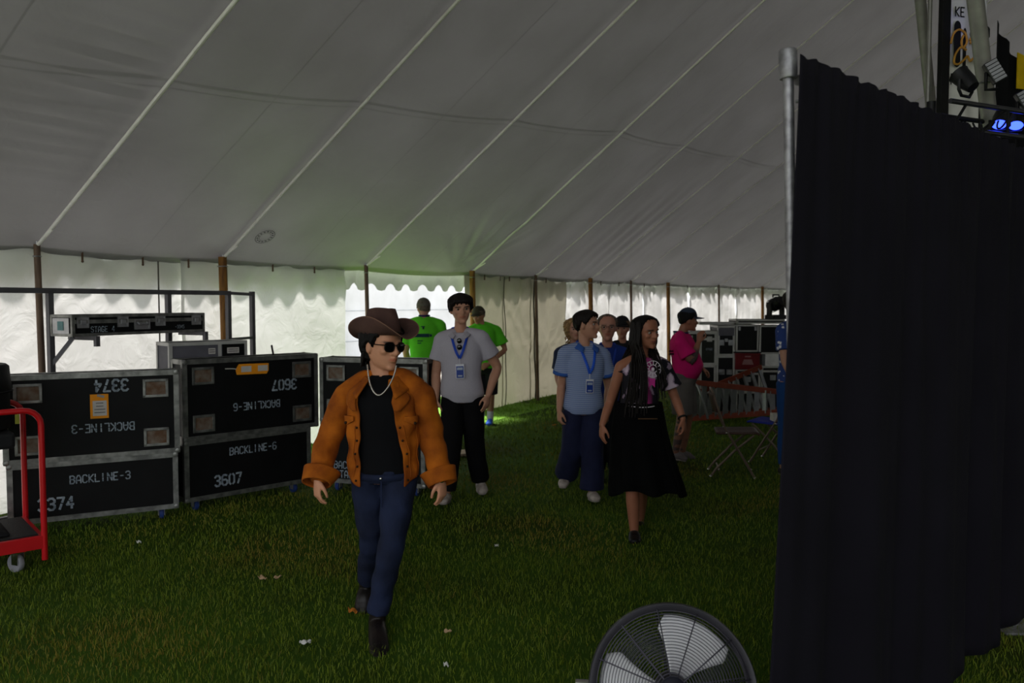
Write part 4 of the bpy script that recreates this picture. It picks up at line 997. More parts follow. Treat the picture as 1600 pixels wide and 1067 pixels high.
# ---------------------------------------------------------------- the woman with long braids
def woman():
    D = 5.95
    J = JJ(D, pelvis=(998, 645), neck=(1003, 557, .03), shR=(970, 573, -.02), shL=(1036, 572, .04), elR=(953, 628, .03), elL=(1055, 622, .03), wrR=(941, 664, -.06), wrL=(1067, 654, -.06),
           hipR=(984, 662), hipL=(1012, 662), knR=(987, 752, -.14), knL=(1003, 752, .10), anR=(991, 828, -.10), anL=(1000, 812, .30), toeR=(992, 846, -.30), toeL=(1001, 834, .12))
    hd = Head(at(1009, 518, D + .0), 36, 4, -3, 1.03, 1.04)
    P = Person('person', 'woman with long dark braids, tie-dye top and long black skirt', J, .93, .93, .0068, hd, skin=(166, 108, 82), brow=(26, 18, 16), lip=(134, 70, 62),
               hands={'R': ((-.05, -.12, -1), (.9, .4, 0), (.1, -1, 0), .45), 'L': ((.12, -.1, -1), (-.85, .5, 0), (-.1, -1, 0), .75)})
    def dye(V):
        n1 = folds(V, 31, 34, n=8) + .6 * folds(V, 32, 80, n=6); n2 = folds(V, 33, 26, n=6); d = (V - A(at(1014, 580, D - .1))); ctr = np.exp(-((d @ P.side) / .055) ** 2)
        c = np.where((n1 > -.16)[:, None], np.array(lin((28, 26, 34))), np.array(lin((150, 128, 148)))); pk = np.clip(ctr * 1.2 + n2 * .8 - .55, 0, 1)[:, None]
        c = c * (1 - pk) + np.array(lin((205, 70, 150))) * pk; w = np.clip((n1 < -.36) * 1.0, 0, 1)[:, None]; return c * (1 - w) + np.array(lin((206, 184, 200))) * w
    parts = P.torso(.016, .04, .985); parts.append(P.arm('L', -.02, .34, .020, .03))
    rsh = P.J['shR'] - P.J['neck']
    def cut(V):
        u = (V - P.J['neck']) @ P.up; s_ = (V - P.J['neck']) @ P.side
        return (u < .045 - .95 * np.clip(-(s_ + .02), 0, 1) + .0) | (s_ > -.02)
    P.cloth('tie_dye_top', parts, mat('tie_dye_cloth', (255, 255, 255), .85, var=.05, attr='paint', bump=.15, bscale=50), amp=.004, seed=41, cut=cut, attr=dye)
    # printed wheel emblem
    mb = MB(); c = A(at(1013, 576, D)); c = c - P.front * ((c - P.J['neck']) @ P.front) + P.front * .1305; s_, u_ = P.side, P.up
    def q4(pts): mb.add([c + s_ * x + u_ * y for x, y in pts], [(0, 1, 2, 3)])
    for r0, r1 in ((.058, .063), (.028, .033), (.0, .012)):
        for i in range(24):
            a, b_ = 2 * PI * i / 24, 2 * PI * (i + 1) / 24; q4([(r0 * math.cos(a), r0 * math.sin(a)), (r1 * math.cos(a), r1 * math.sin(a)), (r1 * math.cos(b_), r1 * math.sin(b_)), (r0 * math.cos(b_), r0 * math.sin(b_))])
    for i in range(12):
        a = 2 * PI * i / 12; dx, dy = math.cos(a), math.sin(a); q4([(.033 * dx - .003 * dy, .033 * dy + .003 * dx), (.058 * dx - .003 * dy, .058 * dy + .003 * dx), (.058 * dx + .003 * dy, .058 * dy - .003 * dx), (.033 * dx + .003 * dy, .033 * dy - .003 * dx)])
    P.part('printed_wheel', mb, mat('white_print', (226, 214, 222), .8), False)
    mb = MB(); mb.add([c + s_ * x + u_ * y for x, y in ((-.022, -.07), (-.022, -.135), (0, -.115), (.022, -.135), (.022, -.07))], [(0, 1, 2), (0, 2, 4), (2, 3, 4)]); P.part('printed_ribbon', mb, mat('pink_print', (210, 56, 150), .8), False)
    # skirt with soft flares
    RG = [(628, 999, 35, .115), (645, 998, 39, .13), (670, 998, 43, .15), (700, 1001, 47, .19), (730, 1005, 52, .23), (752, 1008, 56, .26), (764, 1010, 57, .27)]
    def sk(u, v):
        y = 628 + 136 * v; cx = np.interp(y, [r[0] for r in RG], [r[1] for r in RG]); hw = np.interp(y, [r[0] for r in RG], [r[2] for r in RG]); b_ = np.interp(y, [r[0] for r in RG], [r[3] for r in RG])
        th = 2 * PI * u; fl = v ** 1.5
        c_ = A(at(cx, y + 6 * fl * math.sin(2 * th + 1.2) + 4 * fl * math.sin(5 * th), D)); w = hw / FPX * D; w += .022 * fl * math.sin(9 * th + .5) + .008 * fl * math.sin(17 * th)
        return c_ + A((math.cos(th) * w, -math.sin(th) * (b_ + .022 * fl * math.sin(9 * th + .5)), 0))
    o = P.part('skirt', MB().grid(sk, 110, 36), mat('black_skirt_cloth', (8, 8, 9), .9, spec=.1, var=.2, bump=.15, bscale=40)); solidify(o, .006)
    mb = MB(); mb.tube([A(at(964 + 7 * i, 630 + 2.4 * math.sin(i * .3), D)) - A((0, .14 * math.sin(PI * i / 10) + .01, 0)) for i in range(11)], .004, 6); P.part('hem_cord', mb, mat('white_print', (226, 214, 222)))
    mb = MB(); mb.tube([A(at(992 + 5 * i, 649.5 + .12 * i, D)) - A((0, .158 - .004 * i, 0)) for i in range(7)], .004, 6); P.part('belt_chain', mb, mat('brass_chain', (150, 110, 80), .3, metal=.8))
    P.shoes(mat('black_flat', (18, 17, 18), .5), 'shoe', .006)
    c = P.J['wrL'] + unit(P.J['wrL'] - P.J['elL']) * -.01; d = unit(P.J['wrL'] - P.J['elL']); sx = unit(np.cross(d, P.front)); sy = np.cross(d, sx)
    mb = MB(); mb.tube([c + (sx * math.cos(a) + sy * math.sin(a)) * .031 for a in np.linspace(0, 2 * PI, 20, endpoint=False)], .008, 8, closed=True); P.part('bracelet', mb, mat('watch_band', (40, 38, 38)))
    # hair: cap and hanging braids
    HB_ = mat('black_braid', (26, 20, 18), .5, var=.4, scale=90, bump=.4, bscale=200)
    cap = P.hair(HAIR_BLACK, [(0, .88), (40, .85), (60, .72), (76, .40), (90, .05), (180, -.1)], .016, amp=.005, seed=28)
    mb = MB(); rs = random.Random(12)
    for i in range(150):
        sgn = -1 if rs.random() < .66 else 1
        th = math.radians(rs.uniform(70 if sgn < 0 else 84, 175)) * sgn; h0 = rs.uniform(.45, .86); x, y = hd.section(th, h0, .018); p0 = hd.p(x, y, h0)
        x, y = hd.section(th, .25, .026 + rs.uniform(0, .03)); p1 = hd.p(x, y, .12)
        frontish = rs.random() < (.62 if sgn < 0 else .5)
        if sgn < 0:
            tx = rs.uniform(-.145, .0); ln = rs.uniform(.30, .46)
        else:
            tx = rs.uniform(.075, .135); ln = rs.uniform(.12, .34)
        dep = .118 + rs.uniform(0, .05) if frontish else -.115 - rs.uniform(0, .03)
        sh = P.J['neck'] - P.up * .07 + P.side * (tx * .9) + P.front * (dep * .85)
        p2 = (p1 + sh) / 2 + P.front * (.02 if frontish else -.02); p3 = sh; e = P.J['neck'] - P.up * ln + P.side * (tx * 1.08 + rs.uniform(-.02, .02)) + P.front * (dep * (1.0 if frontish else 1.1))
        pts = [A(p) for p in (p0, p1, p2, p3, (p3 + e) / 2 + P.side * rs.uniform(-.01, .01), e)]; n = 34; xs = np.linspace(0, 5, n)
        Q = [Vector([float(np.interp(x_, range(6), [p[d_] for p in pts])) for d_ in range(3)]) for x_ in xs]
        for _ in range(2): Q = [Q[0]] + [(Q[m - 1] + Q[m] * 2 + Q[m + 1]) / 4 for m in range(1, n - 1)] + [Q[-1]]
        mb.tube(Q, [(.0072 if m % 2 else .0052) * (1 - .35 * m / n) for m in range(n)], 5)
    o = P.part('braids', mb, HB_); o['kind'] = 'stuff'
    P.eyes((34, 22, 18), (.2, 0))
woman()

# ---------------------------------------------------------------- cap helper
def cap_on(P, m, brim_len=.075, back=False, name='cap', label=None):
    hd = P.hd
    def dome(u, v):
        th = 2 * PI * u; ph = v * PI / 2; r = math.cos(ph) ** .8
        x, y = (.086 * math.sin(th) * r, (.102 if math.cos(th) > 0 else .108) * math.cos(th) * r)
        return hd.p(x, y - .006, .66 + .43 * math.sin(ph) - .10 * (math.cos(th) < 0) * abs(math.cos(th)) * (1 - v))
    o = P.part(name, MB().grid(dome, 40, 14), m); solidify(o, .004)
    def brim(u, v):
        th = math.radians(-68 + 136 * u); x = .088 * math.sin(th); f = .100 * math.cos(th) + v * brim_len * math.cos(th) ** .6
        return hd.p(x * (1 - .1 * v), f - .006, .665 - .05 * v - .10 * (abs(th) / 1.2) ** 2 * .6)
    b = P.part('cap_brim', MB().grid(brim, 20, 6), m); b.parent = o; solidify(b, .005)
    mb = MB(); mb.ball(hd.p(0, -.006, 1.092), .007, 8, 6); b = P.part('cap_button', mb, m); b.parent = o
    return o

# ---------------------------------------------------------------- pink shirt
def pink_man():
    D = 8.7
    J = JJ(D, pelvis=(1068, 590), neck=(1064, 522, 0), shR=(1063, 535, -.19), shL=(1064, 535, .19), elR=(1081, 565, -.24), elL=(1089, 562, .16), wrR=(1092, 534, -.16), wrL=(1096, 574, .02),
           hipR=(1065, 596, -.09), hipL=(1069, 596, .09), knR=(1066, 652, -.10), knL=(1075, 650, .10), anR=(1055, 706, -.10), anL=(1066, 704, .12), toeR=(1071, 717, -.14), toeL=(1084, 716, .12))
    hd = Head(at(1075, 500, D), 92, 2, 0, 1.0, 1.0)
    P = Person('person', 'man in bright pink shirt, dark cap and grey shorts beside the flight cases', J, .98, 1.05, .009, hd, skin=(160, 108, 84), tattoo=(('elR', .17), ('knR', .18), ('anR', .28)),
               hands={'R': ((.15, -.1, 1), (.6, .8, 0), (.6, -.6, .1), .8), 'L': ((.6, -.2, -.5), (-.4, -.2, -1), (.4, -.4, .6), .6)})
    PK = mat('hot_pink_jersey', (214, 24, 112), .85, var=.08, bump=.1, bscale=30)
    sh = P.shirt(PK, .024, -.03, .36, 't_shirt', .075, .004, seed=32, flare=.025)
    P.pants(mat('grey_shorts_cloth', (104, 98, 94), .9), inf=.03, f1=.46, name='shorts', top=.10, belly=.04, wide=([-.02, .2, .48], [.125, .118, .112]))
    P.shoes(mat('grey_sneaker', (112, 104, 104), .7), 'sneaker', .008, SOLE)
    P.hair(HAIR_BLACK, SHORT, .016, seed=38); P.eyes((40, 26, 20))
    cap_on(P, mat('slate_cap', (58, 68, 86), .85), .085)
    mb = MB(); mb.tube([P.J['neck'] + P.front * .075 * math.cos(a) + P.side * .07 * math.sin(a) + P.up * (.02 - .012 * math.cos(a)) for a in np.linspace(0, 2 * PI, 24, endpoint=False)], .009, 8, closed=True); P.part('neck_ribbon', mb, mat('navy_ribbon', (30, 26, 80), .7))
    mb = MB(); c = P.J['neck'] - P.up * .17 - P.front * .10 - P.side * .155
    for z in (0, -.03):
        mb.box(c + P.up * z, (.10, .004, .018), M=Matrix(((.85, -.5, 0), (.5, .85, 0), (0, 0, 1))))
    P.part('back_print', mb, mat('dark_print', (60, 14, 40), .8), False)
pink_man()

# ---------------------------------------------------------------- two helpers in green by the doorway
GREEN = mat('lime_green_jersey', (92, 196, 40), .85, var=.08, bump=.1, bscale=30)
DARKC = mat('dark_shorts_cloth', (30, 30, 36), .9)
def green_back():
    D = 10.5
    J = JJ(D, pelvis=(664, 587), neck=(663, 499, -.02), shL=(640, 509), shR=(687, 509), elL=(634, 549, .04), elR=(692, 549, .04), wrL=(640, 575, .22), wrR=(687, 575, .22),
           hipL=(653, 592), hipR=(675, 592), knL=(653, 637), knR=(676, 637), anL=(652, 683, -.05), anR=(677, 683, -.05), toeL=(650, 684, .2), toeR=(680, 684, .2))
    for q in 'LR':
        J['an' + q][2] = .08; J['toe' + q][2] = .03
    hd = Head(at(662, 482, D), 200, 10, 0, 1.04, 1.0)
    P = Person('person', 'man seen from behind in lime green shirt and grey cap in the doorway', J, 1.03, 1.08, .011, hd, skin=(176, 128, 104),
               hands={'L': ((0, .5, -.8), (.7, 0, 0), (0, .8, .5), .7), 'R': ((0, .5, -.8), (-.7, 0, 0), (0, .8, .5), .7)})
    P.shirt(GREEN, .03, -.10, .34, 't_shirt', .03, .005, seed=52, flare=.03)
    P.pants(DARKC, inf=.03, f1=.5, name='shorts', wide=([-.02, .2, .5], [.12, .115, .11]))
    P.shoes(mat('grey_sneaker', (112, 104, 104)), 'sneaker', .008, SOLE)
    P.hair(HAIR_GREY, SHORT, .010, seed=58); cap_on(P, mat('grey_cap', (96, 92, 84), .85), .07)
    mb = MB(); s_, u_, b = P.side, P.up, -P.front; c = P.J['neck'] - P.up * .20 + b * .170
    def bar(x, z, w, h): mb.add([c + s_ * (x - w / 2) + u_ * (z - h / 2), c + s_ * (x + w / 2) + u_ * (z - h / 2), c + s_ * (x + w / 2) + u_ * (z + h / 2), c + s_ * (x - w / 2) + u_ * (z + h / 2)], [(0, 1, 2, 3)])
    bar(0, .115, .05, .012); bar(-.005, .095, .022, .03); bar(.02, .0, .20, .045); bar(-.10, .0, .03, .03); bar(.04, -.07, .07, .012); bar(.05, -.10, .05, .012)
    P.part('back_print', mb, mat('navy_print', (18, 50, 60), .8), False)
    mb = MB(); mb.tube([P.J['neck'] + P.front * .07 * math.cos(a) + P.side * .066 * math.sin(a) + P.up * .05 for a in np.linspace(0, 2 * PI, 20, endpoint=False)], .012, 8, closed=True); P.part('neck_ribbon', mb, mat('navy_ribbon', (30, 26, 80)))
green_back()
def green_side():
    D = 11.3
    J = JJ(D, pelvis=(757, 575), neck=(753, 507, 0), shR=(735, 518, -.05), shL=(776, 517, .05), elR=(729, 552, 0), elL=(789, 546, .05), wrR=(738, 575, -.15), wrL=(764, 569, -.18),
           hipR=(749, 580), hipL=(767, 580), knR=(751, 617, -.02), knL=(767, 616, .02), anR=(752, 652), anL=(766, 651), toeR=(749, 662, -.2), toeL=(764, 661, -.2))
    for q in 'LR': J['an' + q][2] = .08; J['toe' + q][2] = .03
    hd = Head(at(748, 493, D), -30, 12, 0, 1.0, 1.0)
    P = Person('person', 'man in lime green shirt half hidden behind the grey polo shirt', J, .98, 1.0, .011, hd, skin=(168, 116, 92),
               hands={'R': ((.5, -.3, -.5), (.5, .4, 0), (.2, -1, .3), .7), 'L': ((-.6, -.3, -.3), (-.3, .6, -.3), (-.2, -.6, .8), .5)})
    P.shirt(GREEN, .026, -.10, .36, 't_shirt', .02, .005, seed=62, flare=.03)
    P.pants(DARKC, inf=.03, f1=.5, name='shorts', wide=([-.02, .2, .5], [.112, .106, .10]))
    P.shoes(mat('blue_sneaker', (30, 84, 186), .6), 'sneaker', .008, SOLE)
    for q in 'LR':
        P.cloth('sock', [chain([P.J['an' + q] - A((0, 0, .02)), P.J['an' + q] * .72 + P.J['kn' + q] * .28], [.046, .050], 12)], mat('white_sock', (206, 204, 204), .9), it=2)
    P.hair(HAIR_GREY, SHORT, .012, seed=68); cap_on(P, mat('dark_olive_cap', (62, 58, 44), .85), .07); P.eyes()
green_side()

# ---------------------------------------------------------------- the people half hidden behind
def older_man():
    D = 7.75
    J = JJ(D, pelvis=(948, 625), neck=(949, 543, .03), shR=(920, 556), shL=(978, 556), elR=(914, 600), elL=(984, 600), wrR=(913, 637, -.05), wrL=(985, 637, -.05),
           hipR=(936, 632), hipL=(960, 632), knR=(936, 690), knL=(960, 690), anR=(936, 740), anL=(960, 740), toeR=(934, 752, -.2), toeL=(962, 752, -.2))
    for q in 'LR': J['an' + q][2] = .08; J['toe' + q][2] = .03
    hd = Head(at(949, 511, D), -4, 0, 0, 1.08, 1.05)
    P = Person('person', 'older grey-haired man with glasses and blue shirt behind the striped polo', J, 1.0, 1.05, .009, hd, skin=(184, 128, 108), brow=(90, 74, 66),
               hands={'R': ((0, -.1, -1), (.9, .4, 0), (.1, -1, 0), .5), 'L': ((0, -.1, -1), (-.9, .4, 0), (-.1, -1, 0), .5)})
    P.shirt(mat('royal_blue_cloth', (28, 52, 128), .85), .024, -.1, .34, 'shirt', .03, .004, seed=72)
    P.pants(DARKC, inf=.02, seed=73); P.shoes(RUBBER, 'shoe', .008)
    P.hair(HAIR_GREY, [(0, .90), (35, .88), (58, .74), (76, .50), (95, .50), (115, .36), (180, .24)], .012, seed=78); P.eyes((46, 40, 36))
    mb = MB()
    for q in (-1, 1):
        c = hd.p(q * .034, .100, .50); mb.tube([c + hd.S * .024 * math.cos(a) + hd.U * .019 * math.sin(a) for a in np.linspace(0, 2 * PI, 20, endpoint=False)], .0022, 6, closed=True)
        mb.tube([hd.p(q * .058, .096, .52), hd.p(q * .076, .06, .52), hd.p(q * .080, -.02, .50)], .002, 6)
    mb.tube([hd.p(-.01, .1, .52), hd.p(0, .106, .525), hd.p(.01, .1, .52)], .002, 6); P.part('eyeglasses', mb, mat('thin_metal_frame', (110, 100, 96), .3, metal=.8))
    tip = P.lanyard(BLUE_RIB, .24, .02, .060)
older_man()
def curly():
    D = 8.5
    J = JJ(D, pelvis=(897, 612), neck=(896, 541, .0), shR=(874, 552), shL=(918, 552), elR=(871, 588, .05), elL=(922, 588, .05), wrR=(878, 614, -.08), wrL=(917, 614, -.08),
           hipR=(888, 618), hipL=(906, 618), knR=(888, 670), knL=(906, 670), anR=(888, 715), anL=(906, 715), toeR=(887, 725, -.2), toeL=(907, 725, -.2))
    for q in 'LR': J['an' + q][2] = .08; J['toe' + q][2] = .03
    hd = Head(at(898, 514, D), 10, 0, 0, 1.0, 1.0)
    P = Person('person', 'person with curly blond hair hidden behind the striped polo', J, .93, .95, .010, hd, skin=(190, 140, 118),
               hands={'R': ((0, -.1, -1), (.9, .4, 0), (.1, -1, 0), .5), 'L': ((0, -.1, -1), (-.9, .4, 0), (-.1, -1, 0), .5)})
    P.shirt(mat('dark_blue_cloth', (40, 48, 76), .85), .02, -.1, .34, 'shirt', .0, .004, seed=82); P.pants(DARKC, inf=.02, seed=83); P.shoes(RUBBER, 'shoe', .008)
    P.hair(HAIR_BLOND, [(0, .84), (40, .80), (62, .50), (80, .1), (180, -.15)], .030, amp=.014, seed=88); P.eyes()
    mb = MB(); rs = random.Random(3)
    for i in range(70):
        th = math.radians(rs.uniform(60, 180)) * rs.choice((-1, 1)); h0 = rs.uniform(-.1, .95); x, y = hd.section(th, max(.15, h0), .03); c = hd.p(x, y, h0)
        r = rs.uniform(.010, .018); a0 = rs.uniform(0, 6); mb.tube([c + hd.S * r * math.cos(a0 + t) + hd.F * r * math.sin(a0 + t) - hd.U * (.008 * t) for t in np.linspace(0, 7, 16)], .005, 5)
    P.part('curls', mb, HAIR_BLOND)['kind'] = 'stuff'
curly()
def headband():
    D = 8.9
    J = JJ(D, pelvis=(972, 605), neck=(972, 536, .0), shR=(950, 546), shL=(994, 546), elR=(947, 580, .05), elL=(997, 580, .05), wrR=(952, 606, -.08), wrL=(993, 606, -.08),
           hipR=(963, 612), hipL=(981, 612), knR=(963, 660), knL=(981, 660), anR=(963, 700), anL=(981, 700), toeR=(962, 712, -.2), toeL=(982, 712, -.2))
    for q in 'LR': J['an' + q][2] = .08; J['toe' + q][2] = .03
    hd = Head(at(972, 512, D), -15, 4, 0, .98, 1.0)
    P = Person('person', 'person with dark cap half hidden between the older man and the braids', J, .93, .95, .010, hd, skin=(176, 122, 100),
               hands={'R': ((0, -.1, -1), (.9, .4, 0), (.1, -1, 0), .5), 'L': ((0, -.1, -1), (-.9, .4, 0), (-.1, -1, 0), .5)})
    P.shirt(mat('black_shirt_cloth', (30, 30, 34), .85), .02, -.1, .34, 'shirt', .0, .004, seed=92); P.pants(DARKC, inf=.02, seed=93); P.shoes(RUBBER, 'shoe', .008)
    P.hair(mat('light_brown_hair', (112, 88, 62), .6, var=.3, scale=40), SHORT, .014, seed=98); P.eyes(); cap_on(P, mat('black_cap', (28, 26, 28), .85), .06)
headband()
def floral():
    D = 8.0
    J = JJ(D, pelvis=(1239, 594), neck=(1239, 506, .0), shR=(1223, 517, -.10), shL=(1257, 517, .12), elR=(1226, 562, -.16), elL=(1261, 562, .12), wrR=(1237, 590, -.26), wrL=(1263, 598, -.02),
           hipR=(1229, 600, -.05), hipL=(1249, 600, .07), knR=(1227, 668, -.05), knL=(1249, 668, .07), anR=(1224, 731, -.05), anL=(1247, 731, .10), toeR=(1233, 744, -.2), toeL=(1259, 744, -.1))
    for q in 'LR': J['an' + q][2] = .08; J['toe' + q][2] = .03
    hd = Head(at(1241, 472, D), 40, 6, 0, 1.0, 1.0)
    P = Person('person', 'person in blue floral blouse and jeans standing behind the black drape', J, 1.0, 1.0, .009, hd, skin=(186, 136, 112),
               hands={'R': ((.4, -.4, -.5), (.6, .4, .2), (.2, -.6, .6), .6), 'L': ((.2, -.2, -1), (-.9, .4, 0), (-.1, -1, 0), .5)})
    FL = bpy.data.materials.new('floral_cloth'); FL.use_nodes = True; N = FL.node_tree.nodes; L = FL.node_tree.links
    vo = N.new('ShaderNodeTexVoronoi'); vo.inputs['Scale'].default_value = 17; tc = N.new('ShaderNodeTexCoord'); nz = N.new('ShaderNodeTexNoise'); nz.inputs['Scale'].default_value = 60
    mixv = N.new('ShaderNodeMix'); mixv.data_type = 'RGBA'; mixv.inputs[0].default_value = .03; L.new(tc.outputs['Object'], mixv.inputs[6]); L.new(nz.outputs[1], mixv.inputs[7]); L.new(mixv.outputs[2], vo.inputs['Vector'])
    rp = N.new('ShaderNodeValToRGB'); rp.color_ramp.interpolation = 'CONSTANT'; rp.color_ramp.elements[0].color = (*lin((226, 224, 226)), 1); rp.color_ramp.elements[1].position = .27; rp.color_ramp.elements[1].color = (*lin((34, 60, 124)), 1)
    L.new(vo.outputs[0], rp.inputs[0]); L.new(rp.outputs[0], N['Principled BSDF'].inputs['Base Color']); N['Principled BSDF'].inputs['Roughness'].default_value = .85
    P.shirt(FL, .024, -.16, .34, 'blouse', .02, .004, seed=102); P.pants(mat('bright_denim', (22, 62, 116), .85, bump=.2), inf=.016, name='jeans', seed=103); P.shoes(RUBBER, 'shoe', .008, SOLE)
    P.hair(HAIR_BROWN, [(0, .84), (40, .80), (62, .50), (80, .05), (180, -.2)], .02, seed=108); P.eyes()
floral()

bpy.data.scenes.remove(TMP)
# ================================================================ flight cases at the left
CASE = mat('black_case_panel', (11, 11, 12), .6, var=.3, scale=5, bump=.1, bscale=120, spec=.2)
ALU = mat('case_aluminium', (150, 150, 146), .42, metal=.75, rgb2=(104, 104, 102), scale=14, bump=.1, bscale=60)
PAINT = mat('white_stencil_paint', (176, 186, 196), .8, rgb2=(120, 130, 142), scale=40)
RUST = mat('rusty_dish', (128, 118, 108), .6, metal=.35, rgb2=(100, 72, 52), scale=16)
ORANGE = mat('orange_tag', (238, 150, 26), .7, var=.06)
PAPER = mat('grey_paper', (196, 190, 184), .8, var=.05)
INK = mat('print_ink', (70, 66, 66), .8)
_cm = {}
def shared(key, fn):
    if key not in _cm: _cm[key] = fn()
    return _cm[key]
def flight_case(name, loc, rz, w, d, h, label, z0=0.0, casters=True, cat='flight case', group=None, panel=None, trim=None, tw=.036):
    """front face is local -y, origin at the middle of the base"""
    e = empty(name, (loc[0], loc[1], loc[2] if len(loc) > 2 else 0), rz, label, cat, group); b0 = z0; panel = panel or CASE; trim = trim or ALU
    mb = MB(); mb.box((0, 0, b0 + h / 2), (w - .012, d - .012, h - .012)); mb.build('body', panel, e)
    t = tw
    def bar(ax, c, L_):
        # an L-shaped angle: two thin plates meeting on the edge
        mb = MB(); sx, sy, sz = [math.copysign(1, v) for v in (c[0], c[1], c[2] - b0 - h / 2)]
        if ax == 0: mb.box((c[0], c[1] - sy * t / 2, c[2]), (L_, t, .006)); mb.box((c[0], c[1], c[2] - sz * t / 2), (L_, .006, t))
        if ax == 1: mb.box((c[0] - sx * t / 2, c[1], c[2]), (t, L_, .006)); mb.box((c[0], c[1], c[2] - sz * t / 2), (.006, L_, t))
        if ax == 2: mb.box((c[0] - sx * t / 2, c[1], c[2]), (t, .006, L_)); mb.box((c[0], c[1] - sy * t / 2, c[2]), (.006, t, L_))
        mb.build('edge_trim', trim, e)
    for s in (-1, 1):
        for q in (-1, 1):
            bar(0, (0.0, s * d / 2, b0 + h / 2 + q * h / 2), w); bar(1, (s * w / 2, 0.0, b0 + h / 2 + q * h / 2), d); bar(2, (s * w / 2, q * d / 2, b0 + h / 2 + 1e-9), h)
    ball = shared(('ball', t, trim.name), lambda: MB().box((0, 0, 0), (t * 1.2, t * 1.2, t * 1.2), bev=t * .45).mesh('corner', trim, True))
    for sx in (-1, 1):
        for sy in (-1, 1):
            for sz in (0, 1): link('corner', ball, e, (sx * (w / 2 - t * .42), sy * (d / 2 - t * .42), b0 + sz * h + (t * .42 if sz == 0 else -t * .42)))
    if casters:
        def mk():
            m = MB(); m.box((0, 0, b0 - .006), (.09, .09, .010)); m.box((-.022, 0, b0 - .035), (.005, .05, .06)); m.box((.022, 0, b0 - .035), (.005, .05, .06)); m.cur = 1
            m.lathe([(.012, -.016), (b0 * .48, -.016), (b0 * .5, -.01), (b0 * .5, .01), (b0 * .48, .016), (.012, .016)], 20, Matrix.Translation((0, .01, b0 * .5)) @ Matrix.Rotation(PI / 2, 4, 'Y'))
            return m.mesh('caster', [M_STEEL, mat('blue_caster_wheel', (44, 66, 128), .5)], True)
        cm = shared(('caster', b0), mk)
        for sx in (-1, 1):
            for sy in (-1, 1): link('caster', cm, e, (sx * (w / 2 - .12), sy * (d / 2 - .10), 0))
    return e
def latch(e, x, z, y, w=.10, h=.09, m=None):
    mb = MB(); m = m or M_STEEL
    for sx in (-1, 1): mb.box((x + sx * w / 2 * .9, y - .003, z), (w * .1, .008, h))
    for sz in (-1, 1): mb.box((x, y - .003, z + sz * h / 2 * .9), (w, .008, h * .1))
    mb.box((x, y + .001, z), (w * .9, .004, h * .9))
    o = mb.build('latch', m, e); mb = MB(); mb.box((x, y - .010, z), (w * .42, .016, h * .42), bev=.004); mb.build('latch_knob', m, o)
    return o
def handle(e, x, z, y, w=.15, h=.10):
    mb = MB()
    for sx in (-1, 1): mb.box((x + sx * w * .46, y - .003, z), (w * .08, .010, h))
    for sz in (-1, 1): mb.box((x, y - .003, z + sz * h * .45), (w, .010, h * .1))
    mb.box((x, y + .001, z), (w * .9, .004, h * .9)); o = mb.build('handle_dish', M_STEEL, e)
    mb = MB(); mb.tube([(x - w * .3, y - .004, z + h * .2), (x - w * .28, y - .022, z), (x + w * .28, y - .022, z), (x + w * .3, y - .004, z + h * .2)], .008, 8); mb.build('handle', M_STEEL, o, smooth=True)
def paint(e, text, x, z, y, h, flip=False, name='lettering', m=None, w=.9):
    mb = MB(); ux, uy = ((1, 0, 0), (0, 0, 1)) if not flip else ((-1, 0, 0), (0, 0, -1)); lettering(mb, text, (x, y - .0025, z), ux, uy, h, w); return mb.build(name, m or PAINT, e)
def dish(e, x, z, y, w=.185, h=.145):
    mb = MB(); n = 1
    for sx in (-1, 1): mb.box((x + sx * (w / 2 - .011), y - .006, z), (.022, .012, h), bev=.004)
    for sz in (-1, 1): mb.box((x, y - .006, z + sz * (h / 2 - .011)), (w, .012, .022), bev=.004)
    o = mb.build('caster_dish', ALU, e); mb = MB(); mb.box((x, y - .001, z), (w - .03, .004, h - .03)); mb.build('rusty_plate', RUST, o)
def lid(name, loc, rz, w, h, d, label, lean=0.0):  # free-standing case lid, modelled as a shallow closed case
    e = flight_case(name, loc, rz, w, d, h, label, 0, False, 'case lid'); e.rotation_euler = (lean, 0, rz)
    for sx in (-1, 1):
        for sz in (-1, 1): dish(e, sx * (w / 2 - .165), h / 2 + sz * (h / 2 - .135), -d / 2)
    return e
def face_of(pl, pr):
    """middle, angle and width of a front face running from pl to pr"""
    v = pr - pl; return (pl + pr) / 2, math.atan2(v.y, v.x), v.length
def behind(c, rz, d): return Vector((c.x - math.sin(rz) * d, c.y + math.cos(rz) * d, 0))

# case with 3374
a = ground(13, 822, .10); b = ground(279, 793, .10); c, rz, w = face_of(a, b); DEP = .36
base1 = flight_case('flight_case', behind(c, rz, DEP / 2), rz, w, DEP, .445, 'black road case on casters stencilled BACKLINE-3 and 3374', .10)
y = -DEP / 2
paint(base1, 'BACKLINE-3', .03, .10 + .30, y, .058); paint(base1, '3374', -.27, .10 + .13, y, .085, w=1.1)
l1 = lid('standing_lid', (*behind(c, rz, .10)[:2], .547), rz, w + .035, .655, .20, 'case lid standing on edge, stencilled upside-down BACKLINE-3 with orange pouch')
y = -.10
paint(l1, '3374', .12, .555, y, .085, True, w=1.1); paint(l1, 'BACKLINE-3', .06, .235, y, .060, True)
mb = MB(); mb.box((.035, y - .003, .40), (.125, .004, .185), bev=.001); o = mb.build('orange_pouch', ORANGE, l1)
mb = MB(); mb.box((.037, y - .0065, .385), (.095, .003, .115)); mb.build('paper_slip', PAPER, o)
mb = MB()
for k in range(4): mb.box((.037, y - .0085, .425 - .024 * k), (.05 if k < 2 else .075, .001, .005))
mb.build('printed_lines', INK, o)
